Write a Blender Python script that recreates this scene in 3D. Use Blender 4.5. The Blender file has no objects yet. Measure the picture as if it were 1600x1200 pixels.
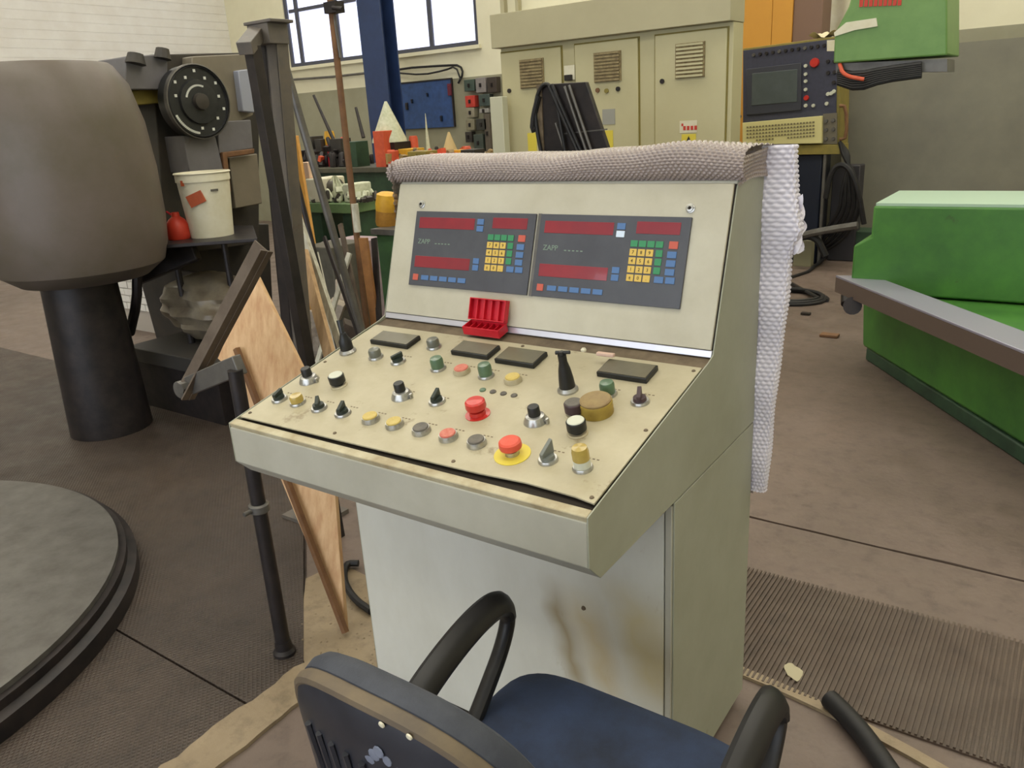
import bpy, bmesh, math, random
from mathutils import Vector as V, Matrix
random.seed(7)
scn = bpy.context.scene
COL = scn.collection
# ---------------------------------------------------------------- camera
F = 1249.242; PITCH = .3241; ROLL = -.0606; YAW = .6279
CAM = V((1.8746*.83, -1.2275*.83, 1.9148*.83))
fwd = V((-math.sin(YAW)*math.cos(PITCH), math.cos(YAW)*math.cos(PITCH), -math.sin(PITCH)))
rt = V((math.cos(YAW), math.sin(YAW), 0)); up = rt.cross(fwd)
RV = math.cos(ROLL)*rt + math.sin(ROLL)*up
UV = -math.sin(ROLL)*rt + math.cos(ROLL)*up
cd = bpy.data.cameras.new('camera'); cam = bpy.data.objects.new('camera', cd); COL.objects.link(cam)
cd.sensor_width = 36; cd.lens = 36*F/1600; cd.clip_start = .02; cd.clip_end = 60
mw = Matrix((RV, UV, -fwd)).transposed().to_4x4(); mw.translation = CAM; cam.matrix_world = mw
scn.camera = cam
# ---------------------------------------------------------------- world, light, exposure
w = bpy.data.worlds.new('world'); scn.world = w; w.use_nodes = True
w.node_tree.nodes['Background'].inputs[0].default_value = (.80, .88, 1, 1)
w.node_tree.nodes['Background'].inputs[1].default_value = 1.0
scn.view_settings.view_transform = 'Standard'; scn.view_settings.look = 'None'
scn.view_settings.gamma = 1; scn.view_settings.use_curve_mapping = False
scn.view_settings.exposure = -0.35
SKYLIGHT = 5.2      # daylight through the roof glazing
DOORLIGHT = 3.6     # daylight through the open gate behind the photographer
WINLIGHT = 1.25     # daylight through the frosted rear windows
def area(name, loc, rot, sx, sy, power, col):
    l = bpy.data.lights.new(name, 'AREA'); l.shape = 'RECTANGLE'; l.size = sx; l.size_y = sy; l.energy = power; l.color = col
    o = bpy.data.objects.new(name, l); COL.objects.link(o); o.location = loc; o.rotation_euler = rot; return o
# ---------------------------------------------------------------- helpers
def at(px, py, x=None, y=None, z=None):
    "point of the place seen in direction (px,py), on the plane x=, y= or z="
    d = fwd + (px-800)/F*RV - (py-600)/F*UV
    if x is not None: t = (x-CAM.x)/d.x
    elif y is not None: t = (y-CAM.y)/d.y
    else: t = (z-CAM.z)/d.z
    return CAM + t*d
def atp(px, py, P0, N):
    d = fwd + (px-800)/F*RV - (py-600)/F*UV
    t = (V(P0)-CAM).dot(V(N))/d.dot(V(N)); return CAM + t*d
def lin(c):
    c = c/255; return c/12.92 if c <= .04045 else ((c+.055)/1.055)**2.4
def rgb(r, g, b): return (lin(r), lin(g), lin(b), 1)
MC = {}
def mat(name, c, rough=.55, metal=0, c2=None, scale=8, amt=.5, bump=.0, bscale=60, c3=None, s3=2.5, t3=.62, emit=0, alpha=1, ior=1.45, stretch=None, coat=0):
    if name in MC: return MC[name]
    m = bpy.data.materials.new(name); m.use_nodes = True; MC[name] = m
    n = m.node_tree.nodes; l = m.node_tree.links; b = n['Principled BSDF']
    b.inputs['Roughness'].default_value = rough; b.inputs['Metallic'].default_value = metal
    b.inputs['IOR'].default_value = ior; b.inputs['Coat Weight'].default_value = coat
    col = rgb(*c); b.inputs['Base Color'].default_value = col
    tc = n.new('ShaderNodeTexCoord'); mp = n.new('ShaderNodeMapping'); l.new(tc.outputs['Object'], mp.inputs[0])
    if stretch: mp.inputs['Scale'].default_value = stretch
    if c2 is not None:
        nz = n.new('ShaderNodeTexNoise'); nz.inputs['Scale'].default_value = scale; nz.inputs['Detail'].default_value = 6; nz.inputs['Roughness'].default_value = .65
        l.new(mp.outputs[0], nz.inputs[0])
        mr = n.new('ShaderNodeMapRange'); mr.inputs[1].default_value = .35; mr.inputs[2].default_value = .7; mr.inputs[4].default_value = amt
        l.new(nz.outputs[0], mr.inputs[0])
        mx = n.new('ShaderNodeMix'); mx.data_type = 'RGBA'; mx.inputs[6].default_value = col; mx.inputs[7].default_value = rgb(*c2)
        l.new(mr.outputs[0], mx.inputs[0]); out = mx.outputs[2]
        if c3 is not None:
            nz3 = n.new('ShaderNodeTexNoise'); nz3.inputs['Scale'].default_value = s3; nz3.inputs['Detail'].default_value = 8; nz3.inputs['Roughness'].default_value = .7
            l.new(mp.outputs[0], nz3.inputs[0])
            m3 = n.new('ShaderNodeMapRange'); m3.inputs[1].default_value = t3; m3.inputs[2].default_value = t3+.1
            l.new(nz3.outputs[0], m3.inputs[0])
            x3 = n.new('ShaderNodeMix'); x3.data_type = 'RGBA'; x3.inputs[7].default_value = rgb(*c3)
            l.new(m3.outputs[0], x3.inputs[0]); l.new(out, x3.inputs[6]); out = x3.outputs[2]
        l.new(out, b.inputs['Base Color'])
    if bump:
        nb = n.new('ShaderNodeTexNoise'); nb.inputs['Scale'].default_value = bscale; nb.inputs['Detail'].default_value = 4
        l.new(mp.outputs[0], nb.inputs[0])
        bp = n.new('ShaderNodeBump'); bp.inputs['Strength'].default_value = bump; bp.inputs['Distance'].default_value = .004
        l.new(nb.outputs[0], bp.inputs['Height']); l.new(bp.outputs[0], b.inputs['Normal'])
    if emit:
        b.inputs['Emission Color'].default_value = col; b.inputs['Emission Strength'].default_value = emit
    if alpha < 1: b.inputs['Alpha'].default_value = alpha
    return m

class MB:
    def __init__(s): s.v = []; s.f = []
    def add(s, vs, fs, T=None):
        k = len(s.v)
        s.v += [(T @ V(p)) if T else V(p) for p in vs]; s.f += [tuple(i+k for i in f) for f in fs]; return s
    def box(s, x0, x1, y0, y1, z0, z1, T=None):
        x0, x1 = sorted((x0, x1)); y0, y1 = sorted((y0, y1)); z0, z1 = sorted((z0, z1))
        vs = [(x0,y0,z0),(x1,y0,z0),(x1,y1,z0),(x0,y1,z0),(x0,y0,z1),(x1,y0,z1),(x1,y1,z1),(x0,y1,z1)]
        return s.add(vs, [(3,2,1,0),(4,5,6,7),(0,1,5,4),(1,2,6,5),(2,3,7,6),(3,0,4,7)], T)
    def prism(s, poly, e, T=None):
        "polygon of 3-D points pushed along the vector e"
        n = len(poly); e = V(e); a = [V(p) for p in poly]; b = [p+e for p in a]
        nrm = V((0, 0, 0))
        for i in range(n): nrm += a[i].cross(a[(i+1) % n])
        if nrm.dot(e) > 0: a.reverse(); b.reverse()
        fs = [tuple(range(n)), tuple(range(2*n-1, n-1, -1))]
        for i in range(n): j = (i+1) % n; fs.append((j, i, n+i, n+j))
        return s.add(a+b, fs, T)
    def lathe(s, prof, T=None, n=24, cap=True):
        vs = []; fs = []; m = len(prof)
        for r, h in prof:
            for k in range(n): a = 2*math.pi*k/n; vs.append((r*math.cos(a), r*math.sin(a), h))
        for i in range(m-1):
            for k in range(n): j = (k+1) % n; fs.append((i*n+k, i*n+j, (i+1)*n+j, (i+1)*n+k))
        if cap and prof[0][0] > 1e-5: fs.append(tuple(range(n-1, -1, -1)))
        if cap and prof[-1][0] > 1e-5: fs.append(tuple((m-1)*n+k for k in range(n)))
        return s.add(vs, fs, T)
    def cyl(s, p0, p1, r0, r1=None, n=14):
        p0 = V(p0); p1 = V(p1); d = p1-p0; q = d.to_track_quat('Z', 'Y').to_matrix().to_4x4(); q.translation = p0
        return s.lathe([(r0, 0), (r0 if r1 is None else r1, d.length)], q, n)
    def tube(s, pts, r, n=8, smooth=0):
        P = [V(p) for p in pts]
        for _ in range(smooth):
            Q = [P[0]]
            for a, b in zip(P, P[1:]): Q += [a*.75+b*.25, a*.25+b*.75]
            P = Q+[P[-1]]
        rings = []; prev = None
        for i, p in enumerate(P):
            t = (P[min(i+1, len(P)-1)]-P[max(i-1, 0)]).normalized()
            if prev is None: a = t.orthogonal().normalized()
            else: a = (prev - t*prev.dot(t)).normalized()
            prev = a; b = t.cross(a)
            rr = r(i/(len(P)-1)) if callable(r) else r
            ra, rb = rr if isinstance(rr, tuple) else (rr, rr)
            rings.append([p + a*ra*math.cos(2*math.pi*k/n) + b*rb*math.sin(2*math.pi*k/n) for k in range(n)])
        vs = [q for rg in rings for q in rg]; fs = []
        for i in range(len(P)-1):
            for k in range(n): j = (k+1) % n; fs.append((i*n+k, i*n+j, (i+1)*n+j, (i+1)*n+k))
        fs.append(tuple(range(n-1, -1, -1))); fs.append(tuple((len(P)-1)*n+k for k in range(n)))
        return s.add(vs, fs)
    def beam(s, p0, p1, w, t, side=(0, -1, 0)):
        "rectangular bar: w across (perpendicular to side), t deep along side"
        p0 = V(p0); p1 = V(p1); d = (p1-p0).normalized(); n = V(side); n = (n-d*n.dot(d)).normalized(); u = d.cross(n)
        a = u*w/2; poly = [p0-a, p0+a, p1+a, p1-a]
        return s.prism(poly, -n*t)
    def grid(s, fn, nu, nv):
        vs = [fn(i/nu, j/nv) for j in range(nv+1) for i in range(nu+1)]
        fs = [(j*(nu+1)+i, j*(nu+1)+i+1, (j+1)*(nu+1)+i+1, (j+1)*(nu+1)+i) for j in range(nv) for i in range(nu)]
        return s.add(vs, fs)
WM = {}
def tagit(o, label=None, cat=None, group=None, kind=None):
    if label: o['label'] = label
    if cat: o['category'] = cat
    if group: o['group'] = group
    if kind: o['kind'] = kind
    return o
def thing(name, label, cat, loc=(0, 0, 0), rotz=0, group=None):
    o = bpy.data.objects.new(name, None); COL.objects.link(o); o.empty_display_size = .1
    o.location = loc; o.rotation_euler = (0, 0, rotz)
    WM[o] = Matrix.Translation(V(loc)) @ Matrix.Rotation(rotz, 4, 'Z')
    return tagit(o, label, cat, group)
def part(name, mb, m, parent=None, label=None, bevel=0, kind=None, origin=None, seg=2, local=False, ang=35):
    me = bpy.data.meshes.new(name)
    W = WM[parent] if parent is not None else Matrix.Translation(V(origin) if origin is not None else V((0, 0, 0)))
    vs = mb.v
    if not local: I = W.inverted(); vs = [I @ p for p in vs]
    me.from_pydata([tuple(p) for p in vs], [], mb.f); me.materials.append(m)
    me.polygons.foreach_set('use_smooth', [True]*len(me.polygons)); me.set_sharp_from_angle(angle=math.radians(ang)); me.update()
    o = bpy.data.objects.new(name, me); COL.objects.link(o)
    if parent is not None: o.parent = parent
    else: o.location = W.translation
    WM[o] = W
    if bevel:
        b = o.modifiers.new('bevel', 'BEVEL'); b.width = bevel; b.segments = seg; b.limit_method = 'ANGLE'; b.angle_limit = math.radians(40); b.harden_normals = False
    return tagit(o, label, kind=kind)
def solo(name, mb, m, label, cat, group=None, bevel=0, kind=None):
    xs = [p.x for p in mb.v]; ys = [p.y for p in mb.v]; zs = [p.z for p in mb.v]
    o = part(name, mb, m, None, origin=((min(xs)+max(xs))/2, (min(ys)+max(ys))/2, min(zs)), bevel=bevel, kind=kind)
    return tagit(o, label, cat, group)
def struct(name, mb, m, parent=None, bevel=0):
    return part(name, mb, m, parent, kind='structure' if parent is None else None, bevel=bevel)
def frame(o, x, y):
    x = V(x).normalized(); y = V(y).normalized(); z = x.cross(y).normalized(); y = z.cross(x)
    m = Matrix((x, y, z)).transposed().to_4x4(); m.translation = V(o); return m
def text_mb(s, size, T, ext=.0004, align='LEFT'):
    cu = bpy.data.curves.new('t', 'FONT'); cu.body = s; cu.size = size; cu.extrude = ext; cu.resolution_u = 2; cu.align_x = align
    o = bpy.data.objects.new('t', cu); COL.objects.link(o); dg = bpy.context.evaluated_depsgraph_get(); dg.update()
    me = o.evaluated_get(dg).to_mesh(); mb = MB(); mb.add([v.co.copy() for v in me.vertices], [tuple(p.vertices) for p in me.polygons], T)
    o.evaluated_get(dg).to_mesh_clear(); bpy.data.objects.remove(o); return mb
def px_poly(pts, **k): return [at(a, b, **k) for a, b in pts]

# ---------------------------------------------------------------- materials
cream = mat('cream_plate', (181, 173, 147), .42, c2=(158, 148, 120), scale=7, amt=.75, bump=.08, bscale=35, c3=(124, 110, 82), s3=9, t3=.61)
lip_m = mat('cream_lip', (184, 176, 148), .45, c2=(140, 122, 86), scale=14, amt=.8)
def stain(m, px, pz, k, wd, z0, z1, c, amt):
    "rusty run on the panel: centre line x = px + k*(z - z0), object coordinates"
    nt = m.node_tree; n = nt.nodes; l = nt.links; b = n['Principled BSDF']; src = b.inputs['Base Color'].links[0].from_socket
    tc = n.new('ShaderNodeTexCoord'); sp_ = n.new('ShaderNodeSeparateXYZ'); l.new(tc.outputs['Object'], sp_.inputs[0])
    nz = n.new('ShaderNodeTexNoise'); nz.inputs['Scale'].default_value = 9; l.new(tc.outputs['Object'], nz.inputs[0])
    def M(op, a, bb, c_=None):
        q = n.new('ShaderNodeMath'); q.operation = op
        for i_, v_ in enumerate((a, bb) if c_ is None else (a, bb, c_)):
            if isinstance(v_, (int, float)): q.inputs[i_].default_value = v_
            else: l.new(v_, q.inputs[i_])
        return q.outputs[0]
    dx = M('SUBTRACT', sp_.outputs[0], M('ADD', M('MULTIPLY', M('SUBTRACT', sp_.outputs[2], z0), k), px))
    dx = M('ADD', dx, M('MULTIPLY', M('SUBTRACT', nz.outputs[0], .5), wd*1.6))
    f_ = M('SUBTRACT', 1, M('DIVIDE', M('ABSOLUTE', dx, 0), wd)); f_ = M('MAXIMUM', f_, 0)
    for e_, sg in ((z0, 1), (z1, -1)):
        r_ = n.new('ShaderNodeMapRange'); r_.inputs[1].default_value = e_; r_.inputs[2].default_value = e_+sg*.10; l.new(sp_.outputs[2], r_.inputs[0]); f_ = M('MULTIPLY', f_, r_.outputs[0])
    f_ = M('MULTIPLY', f_, amt); x = n.new('ShaderNodeMix'); x.data_type = 'RGBA'; l.new(f_, x.inputs[0]); l.new(src, x.inputs[6]); x.inputs[7].default_value = rgb(*c); l.new(x.outputs[2], b.inputs['Base Color'])
grey_paint = mat('console_grey_paint', (178, 176, 162), .5, c2=(158, 155, 140), scale=5, amt=.7, bump=.06, bscale=50, c3=(120, 112, 92), s3=12, t3=.70)
screen_paint = mat('screen_panel_paint', (186, 182, 164), .48, c2=(166, 160, 140), scale=6, amt=.7, bump=.05, bscale=60)
side_paint = mat('console_side_paint', (160, 162, 146), .5, c2=(140, 141, 122), scale=3, amt=.8, bump=.05, bscale=40, c3=(112, 108, 86), s3=3.2, t3=.68)
cab_paint = mat('console_cabinet_paint', (206, 206, 196), .5, c2=(184, 182, 168), scale=3, amt=.7, c3=(150, 128, 88), s3=2.1, t3=.62, stretch=(1, 1, .5))
dirt = mat('dirty_brown_metal', (112, 98, 78), .7, c2=(70, 58, 44), scale=20, amt=.8, bump=.1)
gapm = mat('dark_gap', (40, 33, 25), .8)
chrome = mat('dull_chrome', (188, 188, 184), .3, .85, c2=(120, 118, 112), scale=60, amt=.6)
zinc = mat('bright_zinc_strip', (205, 205, 215), .3, .6)
blackp = mat('black_plastic', (26, 27, 27), .4, c2=(44, 44, 42), scale=50, amt=.5)
dkgreen = mat('dark_green_knob', (34, 44, 38), .4)
purpl = mat('faded_dark_purple_knob', (64, 48, 52), .45)
yel = mat('yellow_button', (196, 176, 100), .4, c2=(170, 140, 60), scale=90, amt=.6)
yel2 = mat('yellow_amber_lens', (174, 152, 74), .25, c2=(150, 126, 70), scale=60, amt=.5, coat=.4)
redb = mat('red_button', (196, 46, 38), .35, c2=(160, 40, 34), scale=70, amt=.5, coat=.3)
pink = mat('faded_red_button', (186, 92, 76), .45, c2=(206, 140, 120), scale=120, amt=.7)
darkc = mat('dark_grey_cap', (84, 80, 74), .45, c2=(110, 104, 92), scale=90, amt=.6)
lgreen = mat('green_lens', (84, 112, 84), .3, c2=(66, 88, 70), scale=40, amt=.7, coat=.4)
lgrey = mat('smoky_grey_lens', (104, 106, 94), .3, c2=(80, 82, 76), scale=40, amt=.7, coat=.4)
whitecap = mat('pale_grey_cap', (196, 198, 182), .45)
ironm = mat('dark_iron', (92, 88, 84), .5, 0, c2=(116, 106, 94), scale=12, amt=.7, bump=.15, bscale=40, c3=(92, 70, 52), s3=7, t3=.64)
steelg = mat('grey_steel', (112, 110, 106), .45, .5, c2=(80, 76, 72), scale=10, amt=.7, bump=.1)
brownsteel = mat('brown_rusty_steel', (104, 92, 80), .6, .3, c2=(72, 60, 50), scale=9, amt=.8, bump=.15, c3=(120, 84, 56), s3=6, t3=.6)
rust = mat('rusty_brown', (122, 88, 58), .75, c2=(88, 62, 44), scale=14, amt=.8, bump=.15)
wood = mat('light_plywood', (214, 180, 138), .65, c2=(186, 142, 102), scale=7, amt=.9, bump=.08, bscale=30, stretch=(6, 6, .5))
wood2 = mat('tan_board', (188, 156, 116), .7, c2=(150, 118, 84), scale=8, amt=.8, stretch=(6, 6, .6))
whitew = mat('whitewashed_batten', (196, 194, 178), .7, c2=(150, 144, 126), scale=20, amt=.9, stretch=(3, 3, .8))
orangew = mat('orange_board', (196, 144, 66), .6, c2=(166, 118, 54), scale=6, amt=.7)
blackrub = mat('black_rubber', (20, 20, 22), .55, c2=(40, 38, 38), scale=20, amt=.6)
blackm = mat('black_metal', (30, 28, 30), .45, .2, c2=(60, 52, 50), scale=12, amt=.7)
greenm = mat('green_machine_paint', (74, 128, 52), .45, c2=(52, 96, 44), scale=4, amt=.8, c3=(60, 62, 40), s3=6, t3=.66)
lgreenm = mat('light_green_machine_paint', (112, 148, 82), .45, c2=(88, 126, 66), scale=4, amt=.7)
dgreenm = mat('dark_green_machine_paint', (52, 78, 56), .5, c2=(34, 50, 40), scale=8, amt=.8)
wallc = mat('wall_cream_paint', (224, 220, 194), .8, c2=(210, 204, 176), scale=1.5, amt=.6, bump=.05)
wainc = mat('wall_grey_green_paint', (152, 150, 128), .7, c2=(136, 132, 108), scale=2, amt=.7)
cabc = mat('electric_cabinet_paint', (190, 184, 148), .5, c2=(178, 171, 134), scale=2, amt=.7)
cabdark = mat('electric_cabinet_band', (176, 170, 140), .5, c2=(166, 159, 130), scale=2, amt=.7)
ventm = mat('dirty_vent', (152, 138, 100), .7, c2=(104, 86, 62), scale=30, amt=.9)
bluem = mat('blue_steel_column', (46, 64, 104), .35, c2=(34, 46, 76), scale=4, amt=.7)
pegm = mat('blue_pegboard', (52, 82, 136), .6, c2=(42, 64, 104), scale=12, amt=.8)
whitep = mat('white_plastic', (220, 216, 196), .5, c2=(198, 190, 156), scale=6, amt=.7)
redp = mat('red_plastic', (196, 26, 44), .4, c2=(170, 20, 36), scale=30, amt=.5)
orangep = mat('orange_red_paint', (208, 92, 60), .5, c2=(170, 60, 40), scale=9, amt=.7)
yelp = mat('yellow_plastic', (216, 168, 48), .5, c2=(176, 128, 40), scale=14, amt=.7)
navy = mat('navy_paint', (18, 26, 44), .5)
cncm = mat('dark_slate_panel', (62, 64, 82), .5, c2=(50, 50, 66), scale=30, amt=.6)
olive = mat('olive_yellow_metal', (140, 126, 60), .5, c2=(104, 96, 50), scale=10, amt=.6)
kbm = mat('cream_keyboard', (208, 200, 142), .5)
keym = mat('brown_grey_key', (120, 112, 82), .5)
glassd = mat('dark_crt_glass', (74, 82, 84), .1, c2=(92, 100, 102), scale=4, amt=.5)  # glass colour lightened to stand in for window reflections
inkb = mat('black_ink', (40, 38, 32), .7)
inkr = mat('red_ink', (190, 60, 48), .6)
stickr = mat('rust_orange_sticker', (176, 84, 46), .6, c2=(150, 66, 40), scale=30, amt=.6)
yelsign = mat('yellow_sign', (214, 196, 74), .5)
seatblue = mat('seat_blue_fabric', (34, 42, 60), .8, c2=(54, 70, 104), scale=4, amt=.9, bump=.25, bscale=420)
backblue = mat('backrest_blue_fabric', (50, 54, 64), .7, c2=(78, 82, 92), scale=9, amt=.7, bump=.2, bscale=300, c3=(96, 84, 62), s3=3.2, t3=.64)
shellm = mat('backrest_black_shell', (34, 36, 44), .42, c2=(52, 54, 62), scale=14, amt=.7, c3=(150, 152, 160), s3=7, t3=.74)
pipingm = mat('dusty_backrest_rim', (112, 98, 76), .6, c2=(78, 70, 64), scale=8, amt=.9)
armm = mat('armrest_black', (20, 20, 23), .42, c2=(36, 34, 34), scale=9, amt=.6)

# ---------------------------------------------------------------- floor materials with relief
def floor_mat(name, c, c2, c3, kind):
    m = bpy.data.materials.new(name); m.use_nodes = True; n = m.node_tree.nodes; l = m.node_tree.links; b = n['Principled BSDF']
    tc = n.new('ShaderNodeTexCoord'); o = tc.outputs['Object']
    def noise(s, d=8, r=.65):
        q = n.new('ShaderNodeTexNoise'); q.inputs['Scale'].default_value = s; q.inputs['Detail'].default_value = d; q.inputs['Roughness'].default_value = r; l.new(o, q.inputs[0]); return q.outputs[0]
    def mixc(f, a, bb):
        x = n.new('ShaderNodeMix'); x.data_type = 'RGBA'; l.new(f, x.inputs[0])
        for k, q in ((6, a), (7, bb)):
            if isinstance(q, tuple): x.inputs[k].default_value = q
            else: l.new(q, x.inputs[k])
        return x.outputs[2]
    def rng(f, a, bb, lo=0, hi=1):
        r = n.new('ShaderNodeMapRange'); r.inputs[1].default_value = a; r.inputs[2].default_value = bb; r.inputs[3].default_value = lo; r.inputs[4].default_value = hi; l.new(f, r.inputs[0]); return r.outputs[0]
    col = mixc(rng(noise(1.3), .35, .68), rgb(*c), rgb(*c2)); col = mixc(rng(noise(14), .5, .75, 0, .7), col, rgb(*c3)); col = mixc(rng(noise(3.5), .62, .72, 0, .6), col, rgb(*c3))
    l.new(col, b.inputs['Base Color']); l.new(rng(noise(5), .3, .7, .38, .7), b.inputs['Roughness'])
    bp = n.new('ShaderNodeBump'); bp.inputs['Distance'].default_value = .004; bp.inputs['Strength'].default_value = .35
    if kind == 'plain': l.new(noise(45), bp.inputs['Height'])
    else:
        wv = []
        for ang in (.5, -.9):
            mp = n.new('ShaderNodeMapping'); mp.inputs['Rotation'].default_value = (0, 0, ang); l.new(o, mp.inputs[0])
            q = n.new('ShaderNodeTexWave'); q.inputs['Scale'].default_value = 24; q.bands_direction = 'X'; l.new(mp.outputs[0], q.inputs[0]); wv.append(q.outputs['Fac'])
        mm = n.new('ShaderNodeMath'); mm.operation = 'MAXIMUM'; l.new(wv[0], mm.inputs[0]); l.new(wv[1], mm.inputs[1])
        l.new(mm.outputs[0], bp.inputs['Height']); bp.inputs['Strength'].default_value = .55
    l.new(bp.outputs[0], b.inputs['Normal']); return m
conc = floor_mat('workshop_concrete', (112, 97, 88), (95, 82, 73), (74, 63, 56), 'plain')
plate_m = floor_mat('chequer_plate', (70, 58, 49), (55, 46, 40), (42, 36, 31), 'diamond')
inner_m = floor_mat('smooth_brown_floor', (100, 84, 72), (92, 78, 66), (70, 58, 50), 'plain')
rubble_m = floor_mat('sandy_rubble', (152, 135, 108), (122, 106, 84), (88, 75, 58), 'plain')
mat_m = floor_mat('ribbed_mat_brown', (88, 73, 61), (74, 61, 51), (58, 47, 40), 'plain')

# ================================================================= SETTING
YB = 8.6; XL = at(356, 40, y=YB).x; XR, YF, ZC = 7.0, -7.0, 6.2
CR = (at(1172, 812, z=0).y+at(1400, 857, z=0).y)/2       # expansion joint in the slab
fl = struct('floor', MB().box(XL, XR, YF, YB, -.15, -.02), conc)
# two slabs either side of the joint
part('floor_slab', MB().box(-.22, XR, YF, CR-.006, -.02, 0), conc, fl)
j = MB(); pts = [V((-.22+i*(XR+.22)/60, CR+.006+.008*random.random(), -.02)) for i in range(61)]
j.prism(pts+[V((XR, YB, -.02)), V((-.22, YB, -.02))], (0, 0, .02)); part('floor_slab', j, conc, fl)
part('floor_slab', MB().box(XL, -.22, 1.75, YB, -.02, 0), conc, fl)
part('floor_slab', MB().box(XL, -.22, YF, -1.7, -.02, 0), conc, fl)
part('floor_plate', MB().prism([V((XL, .062, -.02)), V((-.225, .062, -.02)), V((-.225, .25, -.02)), V((-1.37, 1.25, -.02)), V((-1.93, 1.745, -.02)), V((XL, 1.745, -.02))], (0, 0, .024)), plate_m, fl, bevel=.001)
part('floor_slab', MB().prism([V((-.22, .262, -.02)), V((-.22, 1.745, -.02)), V((-1.918, 1.745, -.02)), V((-1.36, 1.255, -.02))], (0, 0, .02)), conc, fl)
part('floor_plate', MB().box(XL, -.225, -1.69, .055, -.02, .004), plate_m, fl, bevel=.001)
# ragged concrete edge running beside the plates
e = MB(); pts = []
for i in range(40):
    t = i/39; y = -1.3+t*1.62; pts.append(V((-.235-.02*random.random()+.05*max(0, -.15-y), y, 0)))
pts2 = [V((-.12+.012*random.random(), p.y, 0)) for p in reversed(pts)]
e.prism(pts+pts2, (0, 0, .012)); part('mortar_edge', e, rubble_m, fl, label='sandy broken mortar strip along the plates')
# walls
def wall(name, mb, m=wallc): return struct(name, mb, m)
sillz = at(600, 88, y=YB).z; wz = at(520, 141, y=YB).z
wxa = at(448, 60, y=YB).x; wxb = at(566, 60, y=YB).x; wxc = at(600, 60, y=YB).x; wxd = at(747, 60, y=YB).x
WT = 5.4
wb = MB()
wb.box(XL, wxa, YB, YB+.25, wz, ZC); wb.box(wxb, wxc, YB, YB+.25, wz, ZC); wb.box(wxd, XR, YB, YB+.25, wz, ZC)
wb.box(wxa, wxb, YB, YB+.25, wz, sillz); wb.box(wxc, wxd, YB, YB+.25, wz, sillz)
wb.box(wxa, wxb, YB, YB+.25, WT, ZC); wb.box(wxc, wxd, YB, YB+.25, WT, ZC)
wback = wall('wall_back', wb); part('lower_wall_band', MB().box(XL, XR, YB-.004, YB+.25, 0, wz), wainc, wback, label='grey green lower wall paint')
brick_m = mat('wall_white_brick', (222, 220, 214), .7, c2=(206, 200, 190), scale=3, amt=.6)
nt = brick_m.node_tree; bt = nt.nodes.new('ShaderNodeTexBrick'); bt.inputs['Scale'].default_value = 4; bt.inputs['Color1'].default_value = (1,1,1,1); bt.inputs['Color2'].default_value = (.9,.9,.9,1); bt.inputs['Mortar'].default_value = (0,0,0,1)
tc = nt.nodes.new('ShaderNodeTexCoord'); mp = nt.nodes.new('ShaderNodeMapping'); mp.inputs['Rotation'].default_value = (math.pi/2, 0, math.pi/2)
nt.links.new(tc.outputs['Object'], mp.inputs[0]); nt.links.new(mp.outputs[0], bt.inputs[0]); bp = nt.nodes.new('ShaderNodeBump'); bp.inputs['Distance'].default_value = .01
nt.links.new(bt.outputs['Color'], bp.inputs['Height']); nt.links.new(bp.outputs[0], nt.nodes['Principled BSDF'].inputs['Normal'])
struct('wall_left', MB().box(XL-.25, XL, YF, YB, 0, ZC), brick_m)
struct('wall_right', MB().box(XR, XR+.25, YF, YB, 0, ZC), wallc)
wf = MB().box(XL, -4.0, YF-.25, YF, 0, ZC).box(5.0, XR, YF-.25, YF, 0, ZC).box(-4.0, 5.0, YF-.25, YF, 4.6, ZC)
struct('wall_front', wf, wallc)
day = mat('gate_daylight', (224, 232, 246), .5, emit=DOORLIGHT)
dd = struct('door_1', MB().box(-4.0, 5.0, YF-.2, YF-.15, 0, 4.6), day)
# roof with glazed strips
sky = mat('roof_glazing_daylight', (255, 250, 236), .5, emit=SKYLIGHT)
ce = MB(); gl = []
strips = [(-4.4, -3.4), (-1.2, .5), (2.8, 4.6), (6.2, 7.9)]  # unseen glazing; rear strip added to brighten the back of the room
e0 = YF
for a, b in strips: ce.box(XL, XR, e0, a, ZC, ZC+.2); ce.box(XL, XL+1.2, a, b, ZC, ZC+.2); ce.box(5.8, XR, a, b, ZC, ZC+.2); e0 = b
ce.box(XL, XR, e0, YB, ZC, ZC+.2)
struct('ceiling', ce, wallc)
for k, (a, b) in enumerate(strips):
    g = struct('window_%d' % (k+3), MB().box(XL+1.2, 5.8, a, b, ZC+.1, ZC+.12), sky)
    for i in range(1, 12): x = XL+1.2+i*(4.6-XL)/12; part('glazing_bar', MB().box(x-.02, x+.02, a, b, ZC+.04, ZC+.1), steelg, g)
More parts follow.
